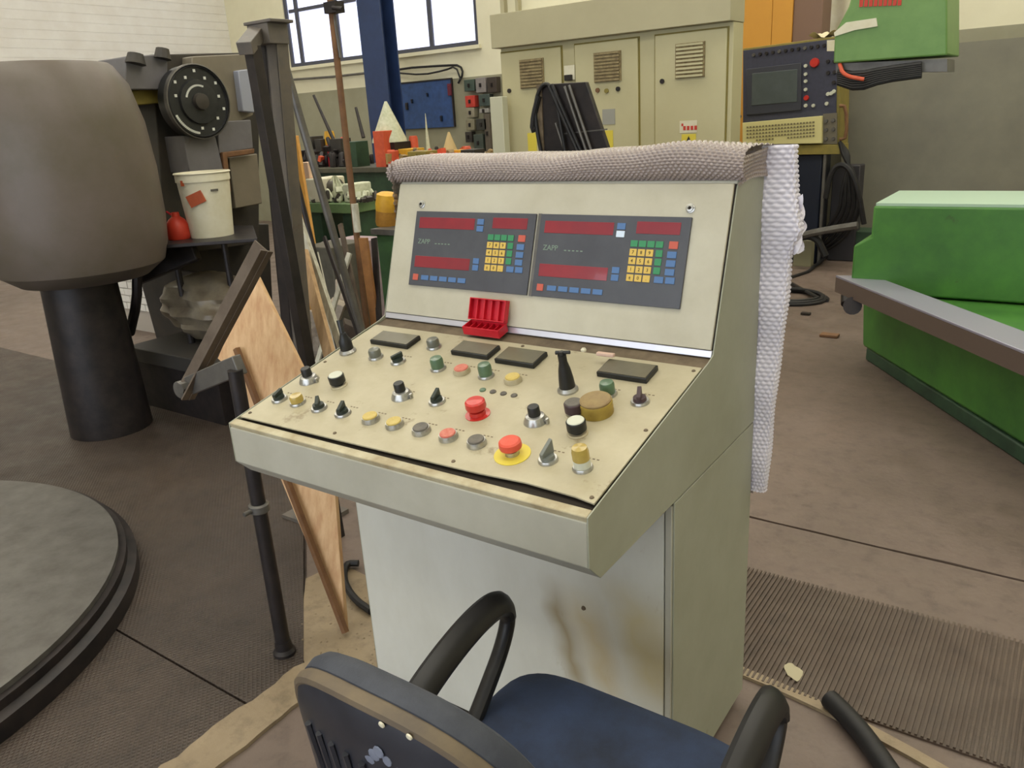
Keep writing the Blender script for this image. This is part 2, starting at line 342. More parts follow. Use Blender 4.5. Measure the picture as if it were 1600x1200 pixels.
# rear windows: frosted panes in dark frames
frost = mat('frosted_window_pane', (214, 220, 246), .4, c2=(240, 242, 252), scale=2, amt=.6, emit=WINLIGHT)
framem = mat('dark_window_frame', (74, 76, 88), .5)
def window(name, x0, x1, cuts, bars):
    f = MB(); t = .035
    f.box(x0, x1, YB+.02, YB+.09, sillz, sillz+.06); f.box(x0, x1, YB+.02, YB+.09, WT-.06, WT)
    f.box(x0, x0+.06, YB+.02, YB+.09, sillz+.06, WT-.06); f.box(x1-.06, x1, YB+.02, YB+.09, sillz+.06, WT-.06)
    wn = struct(name, f, framem)
    xs = [x0+.06]+cuts+[x1-.06]
    for c in cuts: part('mullion', MB().box(c-t, c+t, YB+.02, YB+.09, sillz+.06, WT-.06), framem, wn)
    zs = [sillz+.06]+bars+[WT-.06]
    for b in bars:
        for a, c in zip(xs, xs[1:]): part('glazing_bar', MB().box(a+t, c-t, YB+.03, YB+.08, b-.025, b+.025), framem, wn)
    for a, c in zip(xs, xs[1:]):
        for p, q in zip(zs, zs[1:]): part('pane', MB().box(a+.002, c-.002, YB+.05, YB+.06, p+.002, q-.002), frost, wn)
    part('window_sill', MB().box(x0-.05, x1+.05, YB-.05, YB+.02, sillz-.05, sillz), wallc, wn)
window('window_1', wxa, wxb, [at(466, 60, y=YB).x, at(527, 60, y=YB).x], [at(520, 5, y=YB).z, 4.4])
window('window_2', wxc, wxd, [at(672, 60, y=YB).x], [4.2])

for (a_, b_, wd_, c_, am) in (((866, 925), (905, 1075), .05, (138, 118, 72), .75), ((905, 940), (960, 1090), .06, (184, 166, 122), .7), ((985, 935), (1040, 1095), .10, (192, 180, 138), .8)):
    q0 = at(*a_, y=.344); q1 = at(*b_, y=.344); kk = (q0.x-q1.x)/(q0.z-q1.z)
    stain(cab_paint, q1.x-.47725-kk*.06, q1.z, kk, wd_, q1.z-.06, q0.z+.05, c_, am)
q0 = at(1075, 900, x=.9545); q1 = at(1095, 1060, x=.9545)
# ================================================================= CONTROL CONSOLE
W = .9545
con = thing('control_console', 'large cream and grey machine control console with sloping button desk', 'control console', (W/2, .58, 0))
TP = frame((0, 0, .949), (1, 0, 0), (0, .517, .118))
TS = frame((0, .548, 1.091), (1, 0, 0), (0, .109, .334))
sl = .118/.517
prof = [(0, .942), (0, .856), (.037, .818), (.819, .836), (.819, 1.432), (.662, 1.432), (.556, 1.092), (.556, 1.062), (.517, 1.055)]
part('desk_housing', MB().prism([V((.003, y, z)) for y, z in prof], (W-.006, 0, 0)), grey_paint, con, bevel=.002)
part('front_lip', MB().box(.0032, W-.0032, .0005, .022, -.02, .0035, TP), lip_m, con, label='worn cream front lip of the desk', bevel=.002)
part('gap_tray', MB().box(.0035, W-.0035, .018, .508, -.012, -.006, TP), gapm, con, label='dark grimy gap under the plate')
# plate, slightly warped at its front right corner
pm = MB(); pm.prism([V((.006, .031, 0)), V((.40, .036, 0)), V((.70, .041, 0)), V((.80, .047, 0)), V((W-.05, .043, 0)), V((W-.008, .037, 0)), V((W-.008, .512, 0)), V((.006, .512, 0))], (0, 0, .004), TP)
plate = part('control_plate', pm, cream, con, label='cream steel plate carrying the controls', bevel=.0008)
# side panels (upper), seam, lower cabinet
sp = [(0, .9525), (0, .856), (.037, .818), (.822, .836), (.822, 1.434), (.668, 1.434), (.655, 1.42), (.541, 1.083), (.517, 1.074)]
for x0 in (0, W-.003): part('side_panel', MB().prism([V((x0, y, z)) for y, z in sp], (.003, 0, 0)), side_paint, con, label='olive grey upper side panel', bevel=.0008)
bod = MB().box(.004, W-.004, .352, .815, .04, .8)
part('cabinet_body', bod, side_paint, con)
def seamz(y): return .818+(y-.037)/(.782)*.018
for x0 in (0, W-.004): part('cabinet_side_panel', MB().prism([V((x0, .348, .03)), V((x0, .819, .03)), V((x0, .819, seamz(.819)-.004)), V((x0, .348, seamz(.348)-.004))], (.004, 0, 0)), side_paint, con, bevel=.001)
part('cabinet_front_panel', MB().box(.006, W-.022, .344, .352, .035, .815), cab_paint, con, label='pale grey stained front panel', bevel=.002)
part('corner_flange', MB().box(W-.018, W-.004, .342, .352, .035, .815), grey_paint, con, bevel=.001)
part('plinth', MB().box(.02, W-.02, .365, .80, 0, .04), gapm, con)
part('rivet', MB().lathe([(.006, 0), (.005, .003), (0, .004)], frame(at(912, 950, y=.344), (1, 0, 0), (0, 0, 1)), 10), dirt, con)
# ledge channel and screen panel
part('ledge_channel', MB().prism([V((.003, .500, 1.0640)), V((.003, .552, 1.0765)), V((.003, .552, 1.056)), V((.003, .500, 1.052))], (W-.006, 0, 0)), dirt, con, label='grimy brown ledge below the screen')
part('hinge_strip', MB().box(.006, W-.004, -.016, -.001, 0, .006, TS), zinc, con, label='shiny strip under the screen panel', bevel=.001)
part('screen_gap', MB().box(.004, W-.003, .0, .352, -.004, .0005, TS), gapm, con)
scrn = part('screen_panel', MB().box(.0075, W-.006, 0, .3513, .0008, .008, TS), screen_paint, con, label='pale grey sloping panel holding two readouts', bevel=.0015)
for u, v in ((.096, .297), (.860, .298)):
    b = part('bolt', MB().lathe([(.0105, 0), (.0105, .002), (.0078, .003), (.0078, .006), (.004, .0065), (.004, .003), (0, .003)], TS @ Matrix.Translation((u, v, .008)), 20), chrome, con)
    part('bolt_socket', MB().lathe([(.0042, 0), (0, .0005)], TS @ Matrix.Translation((u, v, .0112)), 6), gapm, b)

# readout units
ro_m = mat('readout_slate', (76, 78, 84), .4, c2=(56, 56, 64), scale=10, amt=.5)
redw = mat('readout_red_window', (138, 40, 52), .3, c2=(108, 40, 54), scale=6, amt=.7, coat=.5)
kyel = mat('key_yellow', (206, 174, 84), .5); kgrn = mat('key_green', (54, 132, 88), .5); kblu = mat('key_blue', (78, 112, 158), .5)
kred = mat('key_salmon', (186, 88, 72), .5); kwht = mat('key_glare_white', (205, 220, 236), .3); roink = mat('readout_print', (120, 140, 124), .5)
def readout(off, first):
    u = part('readout_unit', MB().box(.483+off, .868+off, .080, .278, .008, .0135, TS), ro_m, con, label='left slate readout with red windows and keypad' if first else 'right slate readout with red windows and keypad', bevel=.001)
    def sub(nm, cx, cy, sx, sy, m, h=.0016):
        return part(nm, MB().box(cx+off-sx/2, cx+off+sx/2, cy-sy/2, cy+sy/2, .0135, .0135+h, TS), m, u, bevel=.0006)
    for a, b, c, d in ((.498, .684, .233, .262), (.741, .846, .239, .266), (.497, .683, .129, .159)):
        sub('red_window', (a+b)/2, (c+d)/2, b-a, d-c, redw, .0008)
    for i, (cy, m) in enumerate(((.254, kblu), (.2365, kblu if first else kwht))): sub('key', .703, cy, .021, .0145, m)
    for cy in (.1545, .1375): sub('key', .703, cy, .019, .0145, kblu)
    for i in range(3):
        for k in range(4): sub('key', .7405+i*.0202, .197-k*.0190, .0175, .0155, kyel)
    for k in range(3): sub('key', .8035, .197-k*.019, .0165, .0155, kgrn)
    for i in range(4): sub('key', .7405+i*.0205, .2165, .0178, .0145, kgrn)
    sub('key', .835, .2165, .021, .0165, kred)
    for k in range(3): sub('key', .834, .1955-k*.019, .022, .0145, kblu)
    for i in range(2): sub('key', .811+i*.0265, .1395, .022, .0145, kblu)
    sub('key', .506, .102, .018, .0165, kred)
    for i in range(5): sub('key', .539+i*.0312, .102, .0255, .0125, kblu)
    t = MB()
    for i in range(3):
        for k in range(4):
            q = text_mb('789456123±0.'[k*3+i], .011, TS @ Matrix.Translation((.7405+off+i*.0202, .1935-k*.0190, .0152)), align='CENTER'); t.add(q.v, q.f)
    part('key_digits', t, inkb, u, kind='stuff')
    t = text_mb('ZAPP', .018, TS @ Matrix.Translation((.500+off, .192, .0137)))
    for i in range(5): t.box(.560+off+i*.011, .566+off+i*.011, .192, .1945, .0136, .0142, TS)
    part('readout_lettering', t, roink, u)
readout(-.399, True); readout(0, False)
part('readout_divider', MB().box(.4745, .4835, .079, .279, .008, .012, TS), steelg, con)

# controls on the desk plate
H0 = .004
def L(u, v): return TP @ Matrix.Translation((u, v, H0))
def ring(name, u, v, label, r=.0195, m=chrome, h=.006):
    return part(name, MB().lathe([(r, 0), (r, h*.4), (r*.9, h), (r*.62, h)], L(u, v), 24), m, con, label=label)
def lev(T, ang, ln, wd, h0, h1, tip=0):
    R = T @ Matrix.Rotation(math.radians(ang), 4, 'Z')
    return MB().prism([V((-ln/2, 0, h0)), V((ln/2, 0, h0)), V((ln/2, 0, h1+tip)), V((-ln/2, 0, h1))], (0, wd, 0), R @ Matrix.Translation((0, -wd/2, 0)))
def selector(u, v, m, label, ang=120, tip=.006):
    b = ring('selector_switch', u, v, label); T = L(u, v)
    part('selector_base', MB().lathe([(.0142, .004), (.0130, .013), (0, .0135)], T, 20), m, b)
    part('selector_handle', lev(T, ang, .030, .0085, .012, .021, tip), m, b, bevel=.001)
def flat(u, v, m, label, bz=chrome):
    b = ring('push_button', u, v, label, .0205, bz, .011)
    part('button_cap', MB().lathe([(.0168, .008), (.0168, .0125), (.0155, .0140), (0, .0128)], L(u, v), 24), m, b)
def lamp(u, v, m, label, h=.026, nm='indicator_lamp', r=.0158, lower=None):
    b = ring(nm, u, v, label, .0195)
    if lower is not None:
        part('lamp_collar', MB().lathe([(r, .005), (r, h*.45), (r*.9, h*.46)], L(u, v), 24), lower, b); s0 = h*.46
    else: s0 = .005
    part('lamp_lens', MB().lathe([(r, s0), (r, h*.8), (r*.86, h), (0, h*1.03)], L(u, v), 24), m, b)
def pot(u, v, label):
    b = part('rotary_knob', MB().lathe([(.0255, 0), (.0245, .004), (.0190, .014), (.013, .016)], L(u, v), 28), chrome, con, label=label)
    part('knob_body', MB().lathe([(.0128, .014), (.0122, .034), (.011, .036), (0, .036)], L(u, v), 20), blackp, b)
    part('knob_lock', MB().box(.014, .031, -.002, .002, .004, .007, L(u, v)).box(.026, .031, -.004, .004, 0, .012, L(u, v)), chrome, b, bevel=.0006)
def mush(u, v, body, top, label):
    b = ring('mushroom_button', u, v, label, .021, lip_m, .004)
    part('button_body', MB().lathe([(.012, .004), (.012, .010), (.0195, .0105), (.0195, .028), (.0180, .030), (0, .030)], L(u, v), 26), body, b)
    part('button_top', MB().lathe([(.0172, .030), (.0160, .0315), (0, .0318)], L(u, v), 26), top, b)
def estop(u, v, plate_m_, r, col, label, h=.028, coll=.024):
    b = part('emergency_stop', MB().lathe([(r, 0), (r, .0015), (r*.6, .002)], L(u, v), 32), plate_m_, con, label=label)
    part('stop_collar', MB().lathe([(coll*.66, .0015), (coll*.62, .010), (.011, .011), (.011, .017)], L(u, v), 24), chrome if coll < .024 else col, b)
    part('mushroom_head', MB().lathe([(.012, .015), (.0215, .017), (.0225, .021), (.0215, h), (.018, h+.003), (0, h+.0045)], L(u, v), 28), col, b)
def joy(u, v, h, label, thin):
    b = part('joystick', MB().lathe([(.0225, 0), (.0225, .004), (.018, .010), (.014, .010)], L(u, v), 24), chrome, con, label=label)
    T = L(u, v)
    if thin:
        part('joystick_boot', MB().lathe([(.0175, .009), (.0165, .034), (.012, .042), (.009, .052), (.008, h*.9), (0, h*.9)], T @ Matrix.Rotation(.05, 4, 'Y'), 18), blackp, b)
        part('joystick_stem', MB().cyl(T @ V((0, 0, h*.75)), T @ V((-.012, .014, h*1.35)), .0065, .008, 10), blackp, b)
    else:
        part('joystick_boot', MB().lathe([(.0175, .009), (.0160, .03), (.0130, .052), (.0092, h*.8), (.0092, h), (0, h)], T, 18), blackp, b)
        part('joystick_stem', MB().cyl(T @ V((-.014, 0, h+.003)), T @ V((.018, .004, h+.006)), .0045, .004, 8).cyl(T @ V((0, 0, h-.003)), T @ V((0, 0, h+.008)), .007, .005, 10), blackp, b)
R1 = .119; R2 = .216; R3 = .352
selector(.048, R1, dkgreen, 'dark green selector at the front left corner', 100, .003)
lamp(.111, R1+.002, yel2, 'amber lamp second in the front row', .022)
selector(.186, R1, dkgreen, 'dark green selector beside amber lamp', 130)
selector(.263, R1, dkgreen, 'dark green selector before yellow buttons', 110)
flat(.350, R1, yel, 'left yellow flat button'); flat(.420, R1, yel, 'right yellow flat button')
flat(.495, R1, darkc, 'dark flat button between yellow and red'); flat(.567, R1, pink, 'red flat button in front row'); flat(.639, R1, darkc, 'dark flat button beside the emergency stop')
estop(.728, .113, yelsign, .036, mat('salmon_red_stop', (214, 84, 62), .4, c2=(196, 70, 54), scale=60, amt=.5), 'red emergency stop on a yellow disc', .030, .022)
selector(.805, R1, mat('grey_steel_lever', (118, 122, 116), .4, .3), 'grey lever selector in front row', 75, .020)
lamp(.879, R1, yel2, 'tall amber lamp at the front right corner', .046, r=.0160, lower=whitecap)
pot(.054, .212, 'chrome rotary knob by the left edge'); pot(.352, .222, 'chrome rotary knob mid desk'); pot(.710, .227, 'chrome rotary knob right of red stop')
mush(.154, R2, blackp, whitecap, 'black button with pale top at left'); mush(.814, R2-.001, blackp, whitecap, 'black button with pale top at right')
selector(.452, .226, dkgreen, 'dark green selector mid desk', 100, .008)
estop(.574, .212, redb, .027, redb, 'red mushroom stop on a red disc', .032, .027)
mush(.776, .272, purpl, darkc, 'dark purple button by the yellow tin')
joy(.045, R3+.008, .062, 'short black joystick at left edge', True); joy(.713, R3, .086, 'tall black joystick', False)
lamp(.149, R3+.004, lgrey, 'smoky lamp beside short joystick', .024); selector(.228, R3, dkgreen, 'dark green selector in rear row', 60, .004)
lamp(.356, R3, lgreen, 'green lamp left of red button', .030); flat(.426, R3+.002, pink, 'red flat button in rear row', lip_m)
lamp(.496, R3+.002, lgreen, 'green lamp right of red button', .032); flat(.572, R3, yel, 'yellow flat button in rear row', lip_m)
lamp(.804, .361, lgreen, 'green lamp by the right meter', .030); selector(.881, R3, purpl, 'dark purple selector at right edge', 110, .008)
lamp(.272, .441, lgrey, 'smoky grey lamp behind the meters', .024)
for i in range(4): part('indicator_led', MB().lathe([(.0075, 0), (.0075, .002), (.0052, .004), (0, .005)], L(.525+i*.028, .299), 12), lgreen if i == 0 else darkc, con)
meterface = mat('meter_glass', (112, 107, 90), .2, c2=(88, 84, 70), scale=8, amt=.6)
for u0, u1, v0, v1 in ((.078, .207, .413, .468), (.344, .455, .419, .474), (.480, .589, .412, .474), (.746, .863, .420, .480)):
    b = part('panel_meter', MB().box(u0, u1, v0, v1, 0, .012, L(0, 0)), blackp, con, bevel=.0015)
    part('meter_glass', MB().box(u0+.003, u1-.003, v0+.003, v1-.003, .012, .0135, L(0, 0)), meterface, b)
for u, v in ((.303, .052), (.628, .055), (.935, .050), (.935, .264), (.02, .3), (.02, .05), (.5, .502), (.935, .495)):
    part('plate_screw', MB().lathe([(.0045, 0), (.0035, .002), (0, .0022)], L(u, v), 10), dirt, con)
# engraved legends beside the controls (too small to read in the photograph)
lg = MB()
for u, v in ((.048, R1), (.111, R1), (.186, R1), (.263, R1), (.35, R1), (.42, R1), (.495, R1), (.567, R1), (.639, R1), (.805, R1), (.879, R1), (.352, R2), (.452, R2), (.71, R2), (.228, R3), (.356, R3), (.426, R3), (.496, R3), (.572, R3), (.804, R3), (.881, R3)):
    for k in range(3): lg.box(u-.006+k*.009, u-.001+k*.009, v+.030, v+.0325, 0, .0003, L(0, 0))
part('engraved_legends', lg, dirt, con, kind='stuff')
part('tag_plate', MB().box(.05, .075, .0, .018, 0, .001, L(.9, .06) @ Matrix.Translation((-.03, 0, 0))), dirt, con) if False else None

# things lying on the console
def tin():
    T = L(.815, .293) @ Matrix.Scale(.88, 4)
    t = thing('yellow_tin', 'round yellow tin with rusty lid lying among the desk buttons', 'tin', TP @ V((.815, .293, H0)))
    part('tin_body', MB().lathe([(.0375, .0), (.0385, .004), (.037, .010), (.0385, .014), (.0372, .020), (.0385, .026), (.0375, .031), (0, .031)], T, 36), mat('yellow_tin_paint', (168, 144, 62), .5, c2=(128, 104, 48), scale=40, amt=.7), t)
    part('tin_lid', MB().lathe([(.036, .031), (.0365, .035), (.034, .037), (.031, .0355), (0, .0355)], T, 36), mat('rusty_yellow_lid', (148, 128, 84), .55, c2=(116, 92, 66), scale=30, amt=.8), t, label='rusty brownish lid')
tin()
# hinged red insert box standing open on the ledge
B0 = at(733, 524, y=.515); B1 = at(787, 537, y=.515)
TB = frame((B0.x, .494, 1.0735), (1, 0, 0), (0, 1, .25))
rb = thing('red_insert_box', 'open red plastic tool insert box on the ledge under the screen', 'plastic box', (B0.x+.035, .53, 1.077))
wd = B1.x-B0.x+.004; m = MB(); dp = .040; hh = .022
m.box(0, wd, 0, dp, 0, .003, TB).box(0, wd, 0, .003, .003, hh, TB).box(0, wd, dp-.003, dp, .003, hh, TB).box(0, .003, .003, dp-.003, .003, hh, TB).box(wd-.003, wd, .003, dp-.003, .003, hh, TB)
bx = part('box_tray', m, redp, rb, bevel=.0008)
for i in range(1, 6): part('divider', MB().box(i*wd/6-.001, i*wd/6+.001, .003, dp-.003, .003, hh-.003, TB), redp, bx)
TL = frame(TB @ V((0, dp, hh)), (1, 0, 0), (0, .30, 1))
m = MB().box(0, wd, 0, .055, -.004, 0, TL).box(0, wd, 0, .003, 0, .014, TL).box(0, wd, .052, .055, 0, .014, TL).box(0, .003, .003, .052, 0, .014, TL).box(wd-.003, wd, .003, .052, 0, .014, TL)
ld = part('box_lid', m, redp, rb, bevel=.0008)
for i in range(1, 5): part('lid_rib', MB().box(i*wd/5-.0015, i*wd/5+.0015, .003, .052, 0, .010, TL), redp, ld)
solo('chalk_stub', MB().box(0, .042, 0, .012, 0, .008, frame(at(931, 556, z=1.0775), (1, .02, 0), (0, 1, 0))), mat('pinkish_white_chalk', (206, 176, 160), .7), 'pinkish white stub lying on the grimy ledge at right', 'chalk', bevel=.002)
solo('white_crumb', MB().lathe([(.006, 0), (.007, .004), (.004, .008), (0, .009)], Matrix.Translation(at(912, 549, z=1.0775)), 7), whitep, 'tiny white crumb on the ledge left of the pink stub', 'debris')

# bubble wrap
bwm = bpy.data.materials.new('bubble_wrap_film'); bwm.use_nodes = True; b = bwm.node_tree.nodes['Principled BSDF']
b.inputs['Base Color'].default_value = rgb(152, 138, 132); b.inputs['Roughness'].default_value = .1; b.inputs['Alpha'].default_value = .86; b.inputs['Coat Weight'].default_value = .8
bwm2 = bpy.data.materials.new('bubble_wrap_pale_film'); bwm2.use_nodes = True; b = bwm2.node_tree.nodes['Principled BSDF']
b.inputs['Base Color'].default_value = rgb(222, 218, 228); b.inputs['Roughness'].default_value = .25; b.inputs['Alpha'].default_value = .93
PITCHB = .0122
def bub(s, t):
    r = t/(PITCHB*.866); row = round(r); s2 = s/PITCHB+(.5 if row % 2 else 0); ds = (s2-round(s2)); dt = (r-row)*.866
    q = ds*ds+dt*dt; return .0040*math.sqrt(max(0, 1-q/.15)) if q < .15 else 0
def sheet(fn, su, sv, name, m, parent, label=None, res=.0021, kind=None):
    nu = int(su/res); nv = int(sv/res)
    def g(a, b):
        e = .002; P = fn(a, b); A = fn(min(a+e, 1), b)-fn(max(a-e, 0), b); B = fn(a, min(b+e, 1))-fn(a, max(b-e, 0))
        N = A.cross(B); N = N.normalized() if N.length > 1e-9 else V((0, 0, 1)); return P+N*bub(a*su, b*sv)
    return part(name, MB().grid(g, nu, nv), m, parent, label=label, ang=180)
bw = thing('bubble_wrap', 'bubble wrap draped over the top and back of the console', 'bubble wrap', (W/2, .84, .62))
path = [V((0, .668, 1.432)), V((0, .652, 1.440)), V((0, .646, 1.458)), V((0, .660, 1.478)), V((0, .695, 1.487)), V((0, .76, 1.490)), V((0, .835, 1.488)), V((0, .858, 1.472))]
def cr(P, t):
    n = len(P)-1; x = t*n; i = min(int(x), n-1); f = x-i
    p0 = P[max(i-1, 0)]; p1 = P[i]; p2 = P[i+1]; p3 = P[min(i+2, n)]
    return .5*((2*p1)+(p2-p0)*f+(2*p0-5*p1+4*p2-p3)*f*f+(3*p1-p0-3*p2+p3)*f**3)
def wob(x): return .004*math.sin(9*x+1)+.003*math.sin(23*x)+(.012*math.exp(-((x-.80)/.09)**2))
def topf(a, b):
    x = -.035+a*1.003; p = cr(path, b); k = math.sin(math.pi*min(1, b*1.05)); return V((x, p.y-wob(x)*.7*k, p.z+wob(x)*k+.012*a*k))
sheet(topf, 1.0, .30, 'wrap_top', bwm, bw, 'wrap rolled over the top edge')
sheet(lambda a, b: V((.961+.003*math.sin(b*4+a*3), .652+.185*a, 1.490-(.060-.006*math.sin(a*4))*b-.010*(1-a))), .19, .07, 'wrap_corner', bwm, bw, 'wrap folded down over the right corner')
# left side flap
sheet(lambda a, b: V((-.012-.014*math.sin(math.pi*a), .64+.21*a, 1.482-.52*b+.0*a)), .21, .52, 'wrap_left_flap', bwm, bw, res=.003)
# back sheet: plain film seen only from behind
part('wrap_back', MB().grid(lambda a, b: V((-.02+.97*a, .862+.008*math.sin(a*17)+.005*math.sin(b*11), .62+.86*b)), 60, 40), bwm, bw)
edge = [(1240, 236), (1241, 300), (1249, 362), (1238, 384), (1231, 405), (1226, 470), (1216, 550), (1206, 640), (1199, 720), (1193, 768)]
EP = [at(a, b, y=.832) for a, b in edge]; EP.sort(key=lambda p: p.z)
def edgex(z):
    if z <= EP[0].z: return EP[0].x
    for p, q in zip(EP, EP[1:]):
        if z <= q.z: return p.x+(q.x-p.x)*(z-p.z)/max(1e-6, q.z-p.z)
    return EP[-1].x
def rightf(a, b):
    z = .640+.852*b; x1 = edgex(z); c = [V((.945, .832, z)), V((.958, .824, z)), V((x1-.004, .828, z)), V((x1, .842, z)), V((x1-.004, .856, z)), V((.945, .858, z))]
    p = cr(c, a); p.y += .004*math.sin(z*31+a*4)+.003*math.sin(z*13); return p
sheet(rightf, .17, .85, 'wrap_right_edge', bwm2, bw, 'pale doubled edge sticking out at right')
# crumpled bit at the right edge
CP = at(1243, 350, y=.845)
cm_ = MB()
for k in range(3):
    cm_.grid(lambda a, b, k=k: V((CP.x-.035+.045*a+.006*math.sin(b*9+k), CP.y+.004+.012*k+.01*math.sin(a*5+b*7+k*2), CP.z-.06+.13*b*(1-.2*k)+.01*math.sin(a*6))), 10, 14)
part('wrap_crumple', cm_, bwm2, bw)

# ================================================================= OFFICE CHAIR
ch = thing('office_chair', 'dark blue fabric office chair with black loop armrests pulled up to the console', 'office chair', (.965, -.17, 0))
CX = .965
def seat_pad(z0, z1, x0, x1, y0, y1, n=40, rx=.32):
    mb = MB(); vs = []
    def outline(s, k):
        a = 2*math.pi*k/n; c, q = math.cos(a), math.sin(a); e = .36
        X = (abs(c)**e)*(1 if c >= 0 else -1); Y = (abs(q)**e)*(1 if q >= 0 else -1)
        return (x0+x1)/2+X*s*(x1-x0)/2, (y0+y1)/2+Y*s*(y1-y0)/2
    rings = [(.0, z0), (.86, z0), (.97, z0+.012), (1.0, (z0+z1)/2), (.98, z1-.012), (.93, z1-.002), (.8, z1+.004), (.5, z1-.002), (.2, z1-.006)]
    for s, z in rings:
        for k in range(n):
            X, Y = outline(s, k); zz = z - (.022*max(0, (Y-(y1-.12))/.12)**2 if z > z0+.02 else 0); vs.append((X, Y, zz))
    fs = []
    for i in range(len(rings)-1):
        for k in range(n): j = (k+1) % n; fs.append((i*n+k, i*n+j, (i+1)*n+j, (i+1)*n+k))
    fs.append(tuple((len(rings)-1)*n+k for k in range(n))); return mb.add(vs, fs)
part('seat', seat_pad(.435, .500, .712, 1.228, -.36, .155), seatblue, ch, label='blue fabric seat cushion')
part('seat_shell', seat_pad(.405, .437, .74, 1.175, -.335, .115), blackp, ch)
# backrest: three layers of one curved rounded slab
def back_pt(s, t, off):     # s,t in -1..1
    x = .930+s*.208; z = .708+t*.212+.034*(1-s*s)*max(t, 0); y = -.462 - .02*t*t + .045*s*s - .02*t + off
    return V((x, y, z))
def rr(a, e=.70):
    c, q = math.cos(a), math.sin(a); return (abs(c)**e)*(1 if c >= 0 else -1), (abs(q)**e)*(1 if q >= 0 else -1)
def back_slab(layers, n=56):
    mb = MB(); vs = []
    for s, off in layers:
        for k in range(n): X, Y = rr(2*math.pi*k/n); vs.append(back_pt(X*s, Y*s, off))
    fs = []; m = len(layers)
    for i in range(m-1):
        for k in range(n): j = (k+1) % n; fs.append((i*n+k, i*n+j, (i+1)*n+j, (i+1)*n+k))
    return mb.add(vs, fs)
part('backrest_cushion', back_slab([(.93, -.002), (1.0, .006), (1.02, .022), (1.0, .040), (.94, .052), (.8, .058), (.5, .052), (.2, .046), (.02, .044)]), backblue, ch, label='faded dark blue backrest cushion')
part('backrest_rim', back_slab([(.99, .006), (1.0, -.004), (.985, -.014), (.955, -.017), (.93, -.014), (.92, -.004)]), pipingm, ch, label='dusty brown rim of the backrest')
part('backrest_shell', back_slab([(.95, -.004), (.945, -.014), (.90, -.020), (.7, -.028), (.4, -.033), (.1, -.035), (.01, -.035)]), shellm, ch, label='black plastic rear shell')
for k in range(9):
    s = -.56+k*.14
    part('shell_rib', MB().tube([back_pt(s, t, -.034+.010*s*s+.003*abs(t)) for t in (-.6, -.3, 0, .3, .6)], .0050, 6), shellm, ch)
sm = MB(); pass
for k in range(5):
    a = back_pt(.06+.05*k, .74-.04*abs(k-2), -.0275); sm.lathe([(.011-.0012*k, 0), (.007, .0012), (0, .0014)], frame(a, (1, 0, .1), (0, 0, 1)), 9)
part('paint_smudge', sm, mat('pale_smudge', (112, 118, 134), .7), ch, label='pale paint smudge on the shell')
for s_, t_ in ((.22, .93), (.40, .93)): part('rim_stud', MB().lathe([(.0045, 0), (.004, .002), (0, .003)], frame(back_pt(s_, t_, -.018), (1, 0, 0), (0, -.2, 1)), 10), whitep, ch)
# arm loops
def arm(xa, sgn, label):
    P = [(xa, -.28, .46), (xa, -.285, .55), (xa, -.26, .63), (xa, -.17, .673), (xa, -.05, .703), (xa, .035, .700), (xa, .062, .662), (xa, .035, .60), (xa, -.035, .53), (xa, -.10, .47), (xa-sgn*.02, -.14, .435), (xa-sgn*.07, -.15, .425)]
    P = [V(p) for p in P]
    part('armrest', MB().tube(P, lambda t: (.027, .016) if .2 < t < .55 else (.022, .015), 12, smooth=3), armm, ch, label=label)
arm(.732, -1, 'left black loop armrest'); arm(1.262, 1, 'right black loop armrest')
part('back_bracket', MB().tube([(CX, -.47, .62), (CX, -.46, .48), (CX, -.38, .40), (CX, -.2, .395)], (.03), 8, smooth=2), blackp, ch)
part('gas_lift', MB().cyl((CX, -.12, .10), (CX, -.12, .41), .028, .022), blackm, ch)
for k in range(5):
    a = math.radians(90+72*k); d = V((math.cos(a), math.sin(a), 0)); c = V((CX, -.12, 0))
    lg_ = part('base_leg', MB().beam(c+V((0, 0, .12)), c+d*.28+V((0, 0, .075)), .045, .03, (0, 0, 1)), blackp, ch, bevel=.006)
    part('castor', MB().cyl(c+d*.27+V((-d.y, d.x, 0))*-.022+V((0, 0, .028)), c+d*.27+V((-d.y, d.x, 0))*.022+V((0, 0, .028)), .028, n=16), blackrub, lg_)

# ================================================================= LEFT FOREGROUND: stand, planks, column, poles
st = thing('steel_stand', 'black tube stand with a raised brown angle iron arm, left of the console', 'stand', at(445, 1027, z=.004))
pb = at(445, 1020, z=.004); PY = pb.y
ptop = at(366, 588, y=PY)
part('pole', MB().cyl(pb, V((pb.x, PY, ptop.z+.02)), .0235, .0215, 16), blackm, st)
cl = at(403, 792, y=PY); part('collar', MB().lathe([(.026, -.015), (.031, -.01), (.031, .01), (.026, .015)], Matrix.Translation((pb.x, PY, cl.z)), 16).cyl(V((pb.x, PY-.02, cl.z)), V((pb.x, PY-.055, cl.z)), .007), steelg, st)
part('foot', MB().lathe([(.036, 0), (.036, .01), (.027, .02), (.026, .05)], Matrix.Translation((pb.x, PY, .004)), 16), blackm, st)
pv = at(292, 604, y=PY); ae = at(368, 572, y=PY)
part('arm', MB().beam(pv, ae, .058, .03, (0, -1, 0)), steelg, st, bevel=.003)
tp = at(408, 384, y=PY+.16); dirv = (tp-pv)
ai = MB().beam(pv-dirv.normalized()*.03, tp, .060, .006, (0, -1, 0)); nrm = dirv.normalized().cross(V((0, -1, 0))).normalized()
ai.beam(pv-dirv.normalized()*.03+nrm*.028+V((0, .0, 0)), tp+nrm*.028, .05, .006, nrm)
part('angle_iron', ai, brownsteel, st, label='brown angle iron slanting upwards', bevel=.001)
part('pivot_bolt', MB().cyl(pv+V((0, -.022, 0)), pv+V((0, .03, 0)), .017, n=6), steelg, st)
